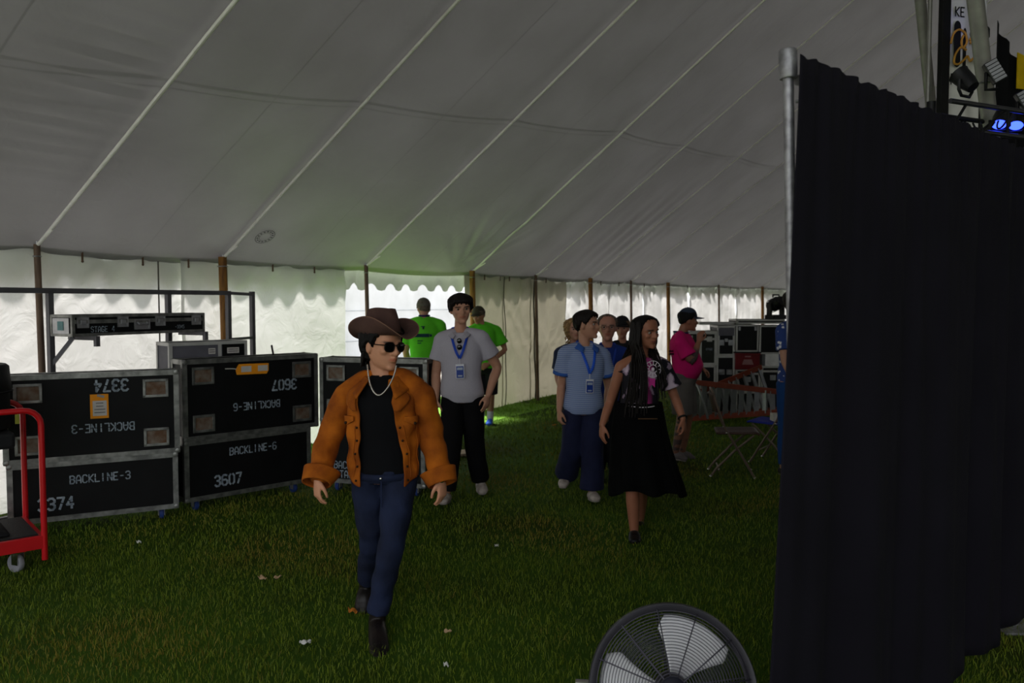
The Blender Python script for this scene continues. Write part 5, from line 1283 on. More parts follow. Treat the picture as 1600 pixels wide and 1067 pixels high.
mb = MB(); mb.box((.045, y - .0065, .478), (.05, .003, .018), Matrix.Rotation(.3, 3, 'Y')); mb.build('tape', mat('torn_tape', (150, 150, 150), .5), o)
mb = MB(); mb.box((-.50, y - .002, .345), (.030, .003, .085)); mb.build('yellow_sticker', mat('yellow_green_sticker', (206, 214, 96), .6), l1)
# case with 3607
DEP = .56
a = ground(290, 786, .10); b = ground(486, 752, .10); c, rz, w = face_of(a, b)
base2 = flight_case('flight_case', behind(c, rz, DEP / 2), rz, w, DEP, .50, 'black road case on casters stencilled BACKLINE-6 and 3607', .10)
y = -DEP / 2
paint(base2, 'BACKLINE-6', .02, .10 + .375, y, .060); paint(base2, '3607', -.21, .10 + .14, y, .085, w=1.1)
c2 = behind(c, rz, .12) + Vector((math.cos(rz), math.sin(rz), 0)) * .04
l2 = lid('standing_lid', (c2.x, c2.y, .603), rz, w + .085, .665, .24, 'case lid standing on edge, stencilled upside-down BACKLINE-6 with orange tag')
y = -.12
paint(l2, '3607', .28, .405, y, .085, True, w=1.1); paint(l2, 'BACKLINE-6', .02, .245, y, .060, True)
mb = MB(); mb.add([(-.02 + px, y - .004, .565 + pz) for px, pz in ((-.14, -.045), (.13, -.05), (.15, -.02), (.15, .04), (-.12, .045), (-.15, 0))], [tuple(range(6))]); o = mb.build('orange_tag', ORANGE, l2); solidify(o, .003)
mb = MB(); mb.box((-.075, y - .0065, .565), (.09, .002, .05)); mb.box((.075, y - .0065, .565), (.09, .002, .05)); mb.build('paper_slip', PAPER, o)
mb = MB(); mb.tube([(-.165, y - .005, .57), (-.20, y - .006, .575), (-.26, y - .004, .577)], .005, 6); mb.build('tag_string', PAPER, o)
mb = MB(); mb.rod((.27, .06, .665), (.255, .06, .75), .009, 8); mb.build('strap_end', RUBBER, l2)
# third case, mostly behind the man in the hat
a = ground(502, 752, .10); b = ground(664, 763, .10); c, rz, w = face_of(a, b)
base3 = flight_case('flight_case', behind(c, rz, .30), rz, w, .60, .55, 'black road case on casters behind the man in the tan jacket', .10)
paint(base3, 'BACKLINE', -.20, .10 + .165, -.30, .062); paint(base3, 'STAGE 4', -.21, .10 + .08, -.30, .062)
l3 = lid('standing_lid', (*behind(c, rz, .14)[:2], .653), rz, w + .03, .58, .24, 'case lid standing on edge behind the tan jacket shoulder')

# ---- steel rack along the wall
TUBE = mat('painted_steel_tube', (98, 96, 100), .5, metal=.4, var=.1)
r0 = Vector((-3.83, 5.95, 0)); r1 = Vector((-2.815, 7.91, 0)); v = r1 - r0; ang = math.atan2(v.y, v.x); L_ = v.length
rack = empty('steel_rack', (r0.x, r0.y, 0), ang, 'grey square-tube steel rack holding the long slim case', 'rack'); T = .042; H = 1.83
def tb(p, q, name, w=T):
    mb = MB(); p = Vector(p); q = Vector(q); d = q - p; M = d.to_track_quat('Z', 'Y').to_matrix(); mb.box((p + q) / 2, (w, w, d.length), M); return mb.build(name, TUBE, rack)
tb((-1.0, 0, H), (L_ + .02, 0, H), 'top_rail'); tb((L_, 0, H), (L_, .0, .0), 'post')
ex = Matrix.Rotation(-ang, 4, 'Z') @ (Vector((plan(395, 8.32), 8.32, 0)) - r0); ex = (ex.x, ex.y)
tb((L_, 0, H), (*ex, H - .01), 'end_rail', .03); tb((*ex, H + .02), (*ex, 0), 'post'); tb((L_, 0, 1.37), (*ex, 1.37), 'end_rail', .026)
for s_ in (.39, 1.50): tb((s_, 0, H), (s_, 0, 0), 'post')
tb((-1.0, 0, .10), (L_, 0, .10), 'bottom_rail')
tb((.39, 0, 1.24), (.50, -.12, 1.46), 'brace', .03)
for s_ in (.55, 1.62):
    tb((s_, .0, 1.455), (s_, -.335, 1.455), 'bracket', .034); tb((s_, -.335, 1.39), (s_, -.335, 1.472), 'bracket_tip', .034)
# long slim case on the brackets
M_ = Matrix.Rotation(ang, 4, 'Z'); lc = rack.location + (M_ @ Vector((.36 + .645, -.17, 1.475)))
ls = flight_case('long_slim_case', lc, ang, 1.27, .27, .165, 'long slim black case stencilled STAGE 4 lying on the rack', 0, False, tw=.020)
y = -.135
mb = MB(); mb.box((.0, y - .003, .112), (1.23, .006, .030)); mb.build('lid_seam', ALU, ls)
for x in (-.55, -.20, .16, .54): latch(ls, x, .105, y, .10, .085)
handle(ls, -.02, .080, y, .15, .085); paint(ls, 'STAGE 4', -.38, .050, y, .042); paint(ls, '-3345', .36, .050, y, .028)
mb = MB(); mb.box((-.639, 0, .08), (.006, .20, .12)); o = mb.build('end_plate', M_STEEL, ls)
mb = MB(); mb.box((-.644, 0, .08), (.004, .07, .07)); mb.build('end_label', mat('teal_label', (90, 130, 132), .5), o)
# silver-edged case on a plain black one, both standing on the second case behind its lid
WALU = mat('bright_aluminium', (186, 184, 180), .4, metal=.2, var=.1)
mb2 = base2.matrix_basis if False else Matrix.Translation(base2.location) @ Matrix.Rotation(base2.rotation_euler.z, 4, 'Z')
rz2 = base2.rotation_euler.z; c = mb2 @ Vector((-.24, .125, 0))
pc = flight_case('flight_case', (c.x, c.y, .604), rz2, .64, .29, .40, 'plain black case under the grey silver-edged case', 0, False); ztop = 1.008
gp = mat('grey_case_laminate', (92, 90, 98), .6)
sc = flight_case('silver_edged_case', (c.x, c.y, ztop), rz2, .68, .29, .39, 'grey silver-edged case with white label behind the upside-down lid', 0, False, panel=gp, trim=WALU, tw=.026)
y = -.145
mb = MB(); mb.box((.09, y - .003, .195), (.03, .006, .36)); mb.build('divider', WALU, sc)
mb = MB(); mb.box((.215, y - .001, .195), (.20, .004, .34)); mb.build('black_panel', CASE, sc)
for x, nm in ((.02, .05), (.21, .09)):
    mb = MB(); mb.box((x, y - .004, .31), (nm * 1.2, .003, .05)); o = mb.build('white_label', PAPER, sc); mb = MB()
    for k in range(2): mb.box((x, y - .006, .32 - .018 * k), (nm, .001, .006))
    mb.build('printed_lines', INK, o)
latch(sc, -.26, .05, y, .06, .06, WALU)

# ---- red trolley
RED = mat('red_enamel', (196, 16, 26), .28, var=.06, spec=.6)
TRZ = .72; _off = Matrix.Rotation(TRZ, 4, 'Z') @ Vector((.48, -.30, 0))
tr = empty('red_trolley', (-3.035 - _off.x, 5.10 - _off.y, 0), TRZ, 'red tubular trolley with black shelves at the lower left', 'trolley')
def hoop(yy):
    mb = MB(); w_, h_, r = .48, 1.05, .10; pts = [(-w_, yy, .10)]
    pts += [(-w_, yy, h_ - r)] + [(-w_ + r - r * math.cos(t), yy, h_ - r + r * math.sin(t)) for t in np.linspace(.3, PI / 2, 5)] + [(w_ - r + r * math.sin(t), yy, h_ - r + r * math.cos(t)) for t in np.linspace(0, PI / 2 - .3, 5)] + [(w_, yy, h_ - r), (w_, yy, .07)]
    mb.tube(pts, .019, 12); mb.build('hoop', RED, tr, smooth=True)
hoop(-.30); hoop(.30)
mb = MB(); mb.box((0, -.30, .19), (.96, .03, .085), bev=.004); mb.build('front_rail', RED, tr)
mb = MB(); mb.box((0, .30, .19), (.96, .03, .085), bev=.004); mb.build('rear_rail', RED, tr)
mb = MB(); mb.box((.465, .01, .19), (.03, .60, .085), bev=.004); mb.build('side_rail', RED, tr)
mb = MB(); mb.box((0, .0, .225), (.90, .57, .03), bev=.006); mb.build('deck', mat('black_deck', (22, 22, 24), .7, bump=.2), tr)
mb = MB(); mb.box((-.06, -.0, .86), (.80, .56, .10), bev=.02); mb.build('top_tray', mat('black_deck', (22, 22, 24)), tr)
def cst():
    m = MB(); m.box((0, 0, .14), (.08, .08, .012)); m.box((-.026, 0, .10), (.006, .05, .09), bev=.002); m.box((.026, 0, .10), (.006, .05, .09), bev=.002)
    m.cur = 1; m.lathe([(.01, -.018), (.055, -.018), (.060, -.012), (.060, .012), (.055, .018), (.01, .018)], 24, Matrix.Translation((0, .02, .06)) @ Matrix.Rotation(PI / 2, 4, 'Y')); return m.mesh('caster', [CHROME, mat('grey_wheel', (150, 150, 156), .4)], True)
cm = cst()
for sx in (-.30, .34):
    for sy in (-.24, .24): link('caster', cm, tr, (sx, sy, 0), (0, 0, .5))
dp_ = Matrix.Translation(tr.location) @ Matrix.Rotation(TRZ, 4, 'Z') @ Vector((.10, .02, .912))
dc = empty('drum_case', dp_, .2, 'round black drum case standing on the red trolley', 'drum case')
FIB = mat('black_fibre', (20, 20, 22), .6, bump=.1)
mb = MB(); mb.lathe([(.0, .0), (.245, .0), (.26, .01), (.262, .25)], 40); mb.build('body', FIB, dc, smooth=True)
mb = MB(); mb.lathe([(.268, .24), (.275, .25), (.262, .41), (.245, .425), (.18, .42), (.0, .41)], 40); mb.build('lid', FIB, dc, smooth=True)
mb = MB(); mb.tube([(.277 * math.cos(t), .277 * math.sin(t), .25) for t in np.linspace(0, 2 * PI, 40, endpoint=False)], .006, 6, closed=True); mb.build('rim', RUBBER, dc, smooth=True)
for t in (-.7, -1.9, 1.2):
    mb = MB(); mb.box((.275 * math.cos(t), .275 * math.sin(t), .23), (.02, .04, .08), Matrix.Rotation(t, 3, 'Z'), bev=.004); mb.build('clasp', M_STEEL, dc)
# folded black cloth and a pale folder lying on it
def blanket(u, v): return (-.36 + .66 * u, -.22 + .44 * v, .243 + .055 * math.sin(PI * min(1, max(0, u))) ** .4 * math.sin(PI * v) ** .4 * (1 + .25 * math.sin(u * 17) * math.sin(v * 11)))
mb = MB().grid(blanket, 30, 20); o = mb.build('folded_blanket', mat('charcoal_felt', (26, 26, 28), .95, bump=.4, bscale=30), None, True); o.location = tr.location; o.rotation_euler = tr.rotation_euler; solidify(o, .01, 1); tag(o, 'black blanket folded on the red trolley deck', 'blanket')
mb = MB()
for k in range(3): mb.box((-.33, .0, .919 + .016 * k), (.24 - .02 * k, .30, .014), Matrix.Rotation(.05 * k, 3, 'Z'), bev=.003)
o = mb.build('paper_stack', mat('white_paper', (205, 204, 204), .7)); o.location = tr.location; o.rotation_euler = tr.rotation_euler; tag(o, 'pale stack of folders on the red trolley tray', 'folders')
# ================================================================ far right: flight cases, ladder, chairs
DCASE = mat('dark_case_panel', (14, 14, 16), .5, var=.3, spec=.25)
OLIVE = mat('olive_case_panel', (36, 38, 32), .55, var=.2)
def box_case(px0, px1, py0, py1, D, dep, label, panel=None, trim=None, tw=.028, name='flight_case', rz=.0, zbase=None):
    a = at(px0, py1, D); b = at(px1, py0, D); w = b.x - a.x; z0 = a.z if zbase is None else zbase; h = b.z - z0
    return flight_case(name, ((a.x + b.x) / 2, D + dep / 2, z0), rz, w, dep, h, label, 0, False, group='flight cases stacked at the far right', panel=panel or DCASE, trim=trim or WALU, tw=tw), w, h, -dep / 2
D = 12.4
# ground tier, second tier, then the tall ones
r1 = [(1062, 1092, 'low black case on the grass at the left end of the far stack'), (1093, 1119, 'low case on the grass under the narrow grey-edged case'), (1119.6, 1148, 'low case on the grass under the case with two recessed latches'), (1149, 1188, 'low case on the grass under the red crate'), (1189, 1226, 'low black case on the grass at the right end, behind the brown chair')]
Z1 = at(0, 612, D).z
for p0, p1, lb in r1:
    e, w, h, y = box_case(p0, p1, 612, 645, D, .55, lb, zbase=0.0); 
for p0, p1, y0, lb, k in ((1062, 1092, 560, 'black silver-edged case behind the pink shirt, middle tier', 0), (1093, 1118.4, 571, 'short silver-edged case at hip height right of the pink shirt', 0), (1119, 1148, 556, 'middle case with two recessed latches below the pale butterfly latches', 2), (1149, 1188, 577, 'flat black case directly beneath the red crate', 1), (1189, 1226, 572, 'wide black case with pale lid edge below the white box', 1)):
    e, w, h, y = box_case(p0, p1, y0, 612, D + .02, .5, lb, zbase=Z1)
    for q in range(k): latch(e, (q - (k - 1) / 2) * w * .42, h * .55, y, .09, .08)
    if k == 1: 
        mb = MB(); mb.box((0, y - .003, h * .80), (w * .96, .006, .03)); mb.build('lid_edge', WALU, e)
Z2 = {p: at(0, y_, D).z for p, y_ in ((1062, 560), (1093, 571), (1119, 556), (1149, 577), (1189, 572))}
e, w, h, y = box_case(1062, 1091.5, 519, 560, D + .02, .5, 'silver-edged case behind the raised hand of the pink-shirted man', OLIVE, zbase=Z2[1062]); latch(e, .02, h * .8, y, .07, .06, WALU)
e, w, h, y = box_case(1092, 1120.6, 518, 571, D + .02, .5, 'olive case with wide silver frame and butterfly latch', OLIVE, zbase=Z2[1093], tw=.04)
mb = MB(); mb.box((0, y - .004, h * .78), (w * .98, .008, .035)); mb.build('lid_edge', WALU, e); latch(e, .02, h * .78, y - .004, .08, .08, WALU); paint(e, 'STAGE', .02, h * .48, y, .03)
e, w, h, y = box_case(1121.2, 1148.4, 509, 556, D + .02, .5, 'black case with two pale butterfly latches in the top tier', zbase=Z2[1119], tw=.03)
mb = MB(); mb.box((0, y - .002, h * .80), (w * .92, .006, .12)); mb.build('grey_lid', mat('grey_case_laminate', (92, 90, 98)), e)
for q in (-1, 1): latch(e, q * w * .27, h * .44, y, .075, .085)
mb = MB(); mb.box((0, y - .004, h * .52), (.045, .008, .05)); mb.build('lock_plate', M_STEEL, e)
# crate carrying the third column
RC = mat('red_crate_plastic', (104, 18, 24), .5)
a = at(1150, 577, D - .05); b = at(1188, 552, D - .05); w = b.x - a.x; h = b.z - Z2[1149]
cr = empty('red_crate', ((a.x + b.x) / 2, D + .18, Z2[1149]), 0, 'red plastic crate between the stacked black cases', 'crate', None)
for s in (-1, 1):
    mb = MB(); mb.box((0, s * .20, h / 2), (w, .02, h), bev=.004); wl_ = mb.build('side_wall', RC, cr)
    mb = MB(); mb.box((s * (w / 2 - .01), 0, h / 2), (.02, .38, h), bev=.004); mb.build('end_wall', RC, cr)
    mb = MB(); mb.box((0, s * .213, h - .015), (w + .02, .03, .03), bev=.006); mb.build('rim', RC, cr)
mb = MB(); mb.box((0, 0, .01), (w - .02, .38, .02)); mb.build('floor_panel', RC, cr)
mb = MB(); mb.add([(-.09, -.2115, h * .30), (.09, -.2115, h * .30), (.06, -.2115, h * .62), (-.06, -.2115, h * .62)], [(0, 1, 2, 3)]); mb.box((0, -.2115, h * .80), (.09, .002, .02)); mb.build('pale_label', mat('faded_label', (150, 110, 110), .7), cr)
zc = Z2[1149] + h
mb = MB(); mb.box((0, 0, 0), (w + .06, .46, .02)); o = mb.build('plywood_sheet', mat('black_ply', (30, 28, 28), .7), None, False, ((a.x + b.x) / 2, D + .22, zc + .011)); tag(o, 'thin dark board lying across the red crate', 'board')
e, w, h, y = box_case(1150, 1185.5, 507.5, 551, D + .0, .45, 'flat-fronted black case with small top latches above the red crate', zbase=zc + .022, tw=.022)
for q in (-1, 1):
    mb = MB(); mb.box((q * w * .36, y - .008, h * .86), (.035, .016, .06), bev=.006); mb.build('latch', M_STEEL, e)
# white box and the case over it
a = at(1192, 572, D); b = at(1226, 553, D); w = b.x - a.x; h = b.z - Z2[1189]
wb_ = empty('white_carton', ((a.x + b.x) / 2, D + .22, Z2[1189]), 0, 'white carton with grey end wedged below the rightmost black case', 'carton')
mb = MB(); mb.box((.02, 0, h / 2), (w * .86, .40, h), bev=.005); mb.build('box', mat('white_card', (226, 224, 222), .7), wb_)
mb = MB(); mb.box((-w * .44, 0, h / 2), (.05, .39, h * .95), bev=.004); mb.build('grey_end', mat('grey_card', (96, 96, 98), .7), wb_)
e, w, h, y = box_case(1186.5, 1226, 508.5, 552.5, D + .0, .45, 'plain black case at the right end of the top tier', zbase=Z2[1189] + h + .002, tw=.022)
zt = at(0, 507, D).z + .012
mb = MB(); w2 = at(1226, 500, D).x - at(1151, 500, D).x; o = flight_case('case_tray', ((at(1226, 500, D).x + at(1151, 500, D).x) / 2, D + .22, zt), 0, w2, .46, .065, 'shallow tray lid lying across the two rightmost cases', 0, False, 'case lid', None, DCASE, WALU, .022)
e0 = box_case(1094, 1149, 504, 508.5, D + .05, .46, 'thin flat case lid lying over the latched cases', zbase=at(0, 508.5, D).z + .012, tw=.018, name='case_tray')[0]
# moving light on the tray
LB = mat('stage_light_plastic', (22, 22, 25), .4, bump=.1)
ml = empty('moving_light', (at(1219, 500, D).x, D + .22, zt + .066), .4, 'black moving-head stage light on top of the far cases', 'stage light')
mb = MB(); mb.box((0, 0, .035), (.26, .22, .07), bev=.015); mb.build('base', LB, ml)
for s in (-1, 1):
    mb = MB(); mb.box((s * .125, 0, .16), (.035, .10, .20), bev=.012); mb.build('yoke_arm', LB, ml)
mb = MB(); mb.lathe([(.03, -.15), (.08, -.14), (.10, -.06), (.105, .03), (.092, .10), (.085, .14), (.04, .14)], 24, Matrix.Translation((0, 0, .24)) @ Matrix.Rotation(1.25, 4, 'X')); hd_ = mb.build('head', LB, ml, True)
mb = MB(); mb.lathe([(.0, .138), (.075, .142), (.07, .15), (.0, .158)], 24, Matrix.Translation((0, 0, .24)) @ Matrix.Rotation(1.25, 4, 'X')); mb.build('lens', GLASS, hd_, True)
for k in range(4):
    mb = MB(); t_ = -.10 + .05 * k; mb.tube([Matrix.Translation((0, 0, .24)) @ Matrix.Rotation(1.25, 4, 'X') @ Vector((.103 * math.cos(t), .103 * math.sin(t), t_)) for t in np.linspace(0, 2 * PI, 24, endpoint=False)], .005, 6, closed=True); mb.build('cooling_fin', M_STEEL if k == 1 else LB, hd_, True)
mb = MB(); mb.tube([(-.06, 0, .345), (-.06, 0, .385), (.06, 0, .385), (.06, 0, .345)], .012, 8); mb.build('carry_handle', LB, ml, True)

# ---- orange stepladder lying on its side
LO = mat('orange_fibreglass', (124, 54, 34), .5, var=.15); LA = mat('ladder_aluminium', (158, 158, 164), .4, metal=.7, var=.12)
ld = empty('stepladder', (at(1080, 650, 11.3).x, 11.3, 0), .0, 'orange and aluminium stepladder lying on its side before the flight cases', 'ladder')
def frame(p_top0, p_top1, p_bot0, p_bot1, n, tread, yoff, tname):
    def rail(p, q):
        mb = MB(); p = Vector(p); q = Vector(q); d = q - p; M = d.to_track_quat('Z', 'Y').to_matrix(); mb.box((p + q) / 2, (.03, .075, d.length), M, bev=.004); mb.build('rail', LO, ld)
    rail(p_top0, p_top1); rail(p_bot0, p_bot1)
    for k in range(n):
        f = (k + .5) / n; a = Vector(p_top0).lerp(Vector(p_top1), f); b = Vector(p_bot0).lerp(Vector(p_bot1), f + .0); d = b - a; mb = MB(); M = d.to_track_quat('Z', 'Y').to_matrix()
        mb.box((a + b) / 2, (tread, .014, d.length), M); mb.box((a + b) / 2 + Vector((tread / 2, .012, 0)), (.012, .035, d.length), M); mb.build(tname, LA, ld)
lx = ld.location.x
def lp(px, py, y_): q = at(px, py, y_); return (q.x - lx, y_ - 11.3, max(q.z, .045))
frame(lp(1084, 597, 11.25), lp(1224, 613, 11.0), lp(1078, 654, 11.45), lp(1226, 643, 10.95), 12, .062, 0, 'tread')
frame(lp(1082, 617, 11.55), lp(1190, 573, 11.95), lp(1084, 651, 11.7), lp(1214, 640, 11.95), 9, .05, 0, 'rear_bar')
mb = MB(); mb.tube([lp(1086, 600, 11.2), lp(1091, 604, 11.05), lp(1100, 632, 11.05), lp(1106, 654, 11.1)], .017, 10); mb.build('spreader_bar', LA, ld, True)

# ---- brown folding chairs
BRN = mat('brown_enamel', (74, 54, 48), .45, var=.1); TAN = mat('tan_chair_tube', (110, 94, 82), .4, metal=.3)
def folding_chair(loc, rz, label, seat_m=None):
    """sitter faces local +x"""
    e = empty('folding_chair', loc, rz, label, 'chair', 'brown folding chairs'); W_ = .20
    for s in (-1, 1):
        mb = MB(); mb.tube([(-.205, s * W_, .84), (-.19, s * W_, .78), (-.09, s * W_, .50), (.19, s * W_, .03), (.205, s * W_, .012)], .0115, 10); mb.build('back_leg_tube', TAN, e, True)
        mb = MB(); mb.tube([(.19, s * (W_ - .03), .435), (.0, s * (W_ - .03), .27), (-.16, s * (W_ - .03), .10), (-.225, s * (W_ - .03), .012)], .0115, 10); mb.build('front_leg_tube', TAN, e, True)
        MB().ball((.20, s * W_, .014), .016, 10, 6).build('foot_cap', CHROME, e, True); MB().ball((-.222, s * (W_ - .03), .014), .016, 10, 6).build('foot_cap', CHROME, e, True)
        mb = MB(); mb.ball((-.075, s * (W_ + .004), .455), .012, 8, 6); mb.build('rivet', CHROME, e, True)
    mb = MB(); mb.tube([(-.205, -W_, .84), (-.215, -W_ * .7, .865), (-.215, W_ * .7, .865), (-.205, W_, .84)], .0115, 10); mb.build('top_tube', TAN, e, True)
    def back(u, v): return (-.165 - .035 * v * 1.3 - .028 * math.sin(PI * u), -W_ * .96 + 2 * W_ * .96 * u, .655 + .17 * v)
    o = MB().grid(back, 12, 5).build('backrest', BRN, e, True); solidify(o, .012)
    def seat(u, v): return (-.17 + .41 * u, (-W_ * .93 + 2 * W_ * .93 * v) * (1 - .06 * (1 - u)), .445 + .012 * u - .012 * math.sin(PI * u) * math.sin(PI * v) - .012 * (u > .96))
    o = MB().grid(seat, 14, 10).build('seat', seat_m or BRN, e, True); solidify(o, .022)
    for x, z in ((-.14, .078), (.12, .15)):
        mb = MB(); mb.rod((x, -W_ + .02, z), (x, W_ - .02, z), .008, 8); mb.build('cross_bar', TAN, e, True)
    return e
g = ground(1149, 746); folding_chair((g.x, g.y + .12, 0), -.18, 'empty brown folding chair seen from the side on open grass')
g = ground(1222, 735); folding_chair((g.x + .05, g.y + .40, 0), 2.5, 'brown folding chair half hidden by the black drape', mat('blue_seat_pad', (46, 58, 150), .8))
# small white carton resting on the second chair
mb = MB(); mb.box((0, 0, .045), (.13, .12, .08), bev=.004); q = at(1229, 653, 8.1)
o = mb.build('small_carton', mat('cream_card', (204, 198, 186), .7), None, False, (g.x + .06, g.y + .34, .462)); tag(o, 'small white carton on the half hidden chair', 'carton')

# ================================================================ black pipe and drape
DR = mat('black_drape_velour', (23, 21, 29), .95, var=.12, scale=3, bump=.08, bscale=80, spec=.15)
P0 = Vector((plan(1233, 2.55), 2.55, 0)); P1 = Vector((plan(1600, 4.2), 4.2, 0)); dv = P1 - P0; DLEN = dv.length; du = dv.normalized(); dn = Vector((du.y, -du.x, 0))     # dn faces the camera
HT = 2.52
def drape(s0, s1, label, seed, hem=.07, flare=.0):
    rs = random.Random(seed); ph = [rs.uniform(0, 6.28) for _ in range(8)]; L0 = (s1 - s0)
    def fn(u, v):
        s = s0 + L0 * u; z = hem + (HT - hem) * v; x = s - flare * (1 - u) ** 4 * (1 - v) ** 1.2
        g_ = .10 + .90 * (1 - v) ** .5
        ed = min(1, u / .07); d = .030 + ed * g_ * (.034 * math.sin(s * 10 + ph[0] + .9 * math.sin(s * 5 + ph[1]) + .25 * math.sin(z * 2)) + .014 * math.sin(s * 25 + ph[2] + .5 * math.sin(z * 1.6 + ph[3]) + math.sin(s * 7)))
        d += .004 * math.sin(s * 85 + ph[4]) * math.exp(-((1 - v) / .10) ** 2) + .003 * math.sin(s * 60 + ph[5]) * v
        top = .012 * abs(math.sin(s * 24 + ph[6])) * math.exp(-((1 - v) / .02) ** 2)
        p = P0 + du * x + dn * (d + .015); return (p.x, p.y, z - .028 * v + top)
    o = MB().grid(fn, int(L0 / .011), 46).build('drape', DR, None, True); solidify(o, .003); tag(o, label, 'drape', 'black drapes on the pipe frame'); return o
drape(-.042, DLEN * .985, 'wide black pleated drape hanging from the pipe in the foreground', 3, .075, .16)
drape(DLEN * 1.015, DLEN * 1.9, 'second black drape beyond the gap at the right edge', 5, .06)
up_ = empty('drape_upright', P0 + Vector((.062, .0, -.02)), 0, 'silver drape upright with slip-on cap at the left end of the curtain', 'upright', 'drape uprights')
PIPE = mat('dull_aluminium_pipe', (170, 168, 172), .45, metal=.6, rgb2=(130, 128, 132), scale=30, bump=.1, bscale=90)
def upright(e):
    mb = MB(); mb.lathe([(.0, .01), (.0165, .01), (.0165, HT + .0), (.0, HT + .0)], 24); mb.build('pipe', PIPE, e, True)
    mb = MB(); mb.lathe([(.0, HT - .055), (.026, HT - .055), (.028, HT - .05), (.028, HT + .03), (.025, HT + .036), (.0, HT + .036)], 24); mb.build('cap', PIPE, e, True)
    mb = MB(); mb.box((0, 0, .006), (.24, .24, .012), bev=.003); mb.build('base_plate', PIPE, e)
    mb = MB(); mb.rod((.018, -.014, HT - .13), (.034, -.03, HT - .13), .006, 8); mb.build('locking_pin', PIPE, e, True)
upright(up_); up_.rotation_euler = (0, -.032, 0)
up2 = empty('drape_upright', P0 + du * (DLEN * 1.0), 0, 'silver drape upright in the gap between the two black drapes', 'upright', 'drape uprights'); upright(up2)
mb = MB(); mb.rod(P0 + Vector((0, 0, HT - .075)) + du * .03, P0 + du * (DLEN * 1.9) + Vector((0, 0, HT - .075)), .017, 14); o = mb.build('drape_crossbar', PIPE, None, True); tag(o, 'horizontal pipe carrying the black drapes', 'pipe')

# ================================================================ behind the drape: tent masts, banner, stage truss
MAST = mat('aluminium_mast', (150, 148, 144), .45, metal=.55, var=.12, scale=10)
def mast(px0, py0, px1, py1, D, r, label, rope=False):
    a = at(px0, py0, D - .25); b = at(px1, py1, D); d = (a - b).normalized(); foot = b - d * (b.z / d.z); top = foot + d * (5.2 / d.z) if not rope else foot + d * (5.6 / d.z)
    e = empty('tent_mast', (foot.x, foot.y, 0), 0, label, 'mast', 'tent masts behind the drape')
    mb = MB(); mb.tube([Vector((0, 0, .0)), top - foot], [r, r], 20); mb.build('tube', MAST, e, True)
    mb = MB(); mb.lathe([(.0, 0), (.13, 0), (.13, .012), (r * 1.15, .03), (r * 1.15, .08)], 20); mb.build('foot', M_STEEL, e, True)
    mb = MB(); q = (top - foot) * .62; mb.tube([q + Vector((r * 1.04 * math.cos(t), r * 1.04 * math.sin(t), 0)) for t in np.linspace(0, 2 * PI, 20, endpoint=False)], .008, 6, closed=True); mb.build('collar', M_STEEL, e, True)
mast(1524, 0, 1549, 215, 5.6, .052, 'thick silver tent mast rising behind the drape at upper right')
mast(1438, 0, 1455, 170, 7.4, .046, 'thinner silver tent mast left of the banner')
# black upright of the banner, banner cloth with print
bn = empty('festival_banner', (at(1500, 472, 6.9).x, 6.9, 0), .25, 'white banner with black and gold lettering behind the drape', 'banner')
bx = bn.location.x
def bp(px, py, off=0.0): q = at(px, py, 6.9); return (q.x - bx, off, q.z)
BW0, BW1 = bp(1478, 0)[0], bp(1600, 0)[0]
z0, z1 = 2.2, 4.75
def bcl(u, v): return (BW0 + (BW1 - BW0) * .55 * u, .02 * math.sin(u * 9 + v * 2), z0 + (z1 - z0) * v)
o = MB().grid(bcl, 20, 30).build('cloth', mat('banner_white', (222, 220, 216), .8, var=.06), bn, True); solidify(o, .004)
mb = MB(); mb.box((BW0 - .045, 0, 2.4), (.085, .05, 4.8), bev=.006); mb.build('black_mast', mat('black_metal', (20, 20, 22), .5), bn)
mb = MB(); mb.rod((BW0 - .15, .05, 0), (BW0 - .15, .05, 4.8), .018, 12); mb.build('thin_pole', MAST, bn, True)
BI = mat('banner_black_ink', (22, 22, 26), .7); GO = mat('banner_gold_ink', (206, 150, 62), .6)
mb = MB(); lettering(mb, 'KE', (BW0 + .085, -.026, bp(0, 22)[2]), (1, 0, 0), (0, 0, 1), .075, .95, cut=False); mb.build('print_letters', BI, bn)
mb = MB(); lettering(mb, 'FE', (BW0 + .065, -.026, bp(0, 127)[2]), (1, 0, 0), (0, 0, 1), .085, .8, cut=False); mb.build('print_letters', BI, bn)
# tall rounded letter shapes
mb = MB()
for cx_, w_, za, zb in ((.065, .07, bp(0, 108)[2], bp(0, 36)[2]), (.14, .035, bp(0, 118)[2], bp(0, 46)[2]), (.29, .055, bp(0, 100)[2], bp(0, 40)[2])):
    n = 14; pts = [(BW0 + cx_ + w_ / 2 * math.cos(t), -.026, zb - .05 + .05 * math.sin(t)) for t in np.linspace(0, PI, n)] + [(BW0 + cx_ - w_ / 2 * math.cos(t), -.026, za + .05 - .05 * math.sin(t)) for t in np.linspace(0, PI, n)]
    mb.add(pts, [tuple(range(len(pts)))])
mb.build('print_shapes', BI, bn)
def script(pts, r=.009):
    q_ = [np.array(p) for p in pts]; n_ = len(q_); q_ = [np.array([np.interp(t, range(n_), [p[d] for p in q_]) for d in (0, 1)]) for t in np.linspace(0, n_ - 1, 6 * n_)]
    for _ in range(6): q_ = [q_[0]] + [(q_[i - 1] + 2 * q_[i] + q_[i + 1]) / 4 for i in range(1, len(q_) - 1)] + [q_[-1]]
    mb = MB(); mb.tube([(BW0 + x * .8 - .01, -.036, z) for x, z in q_], r, 6); mb.build('gold_script', GO, bn, True)
zz = bp(0, 62)[2]
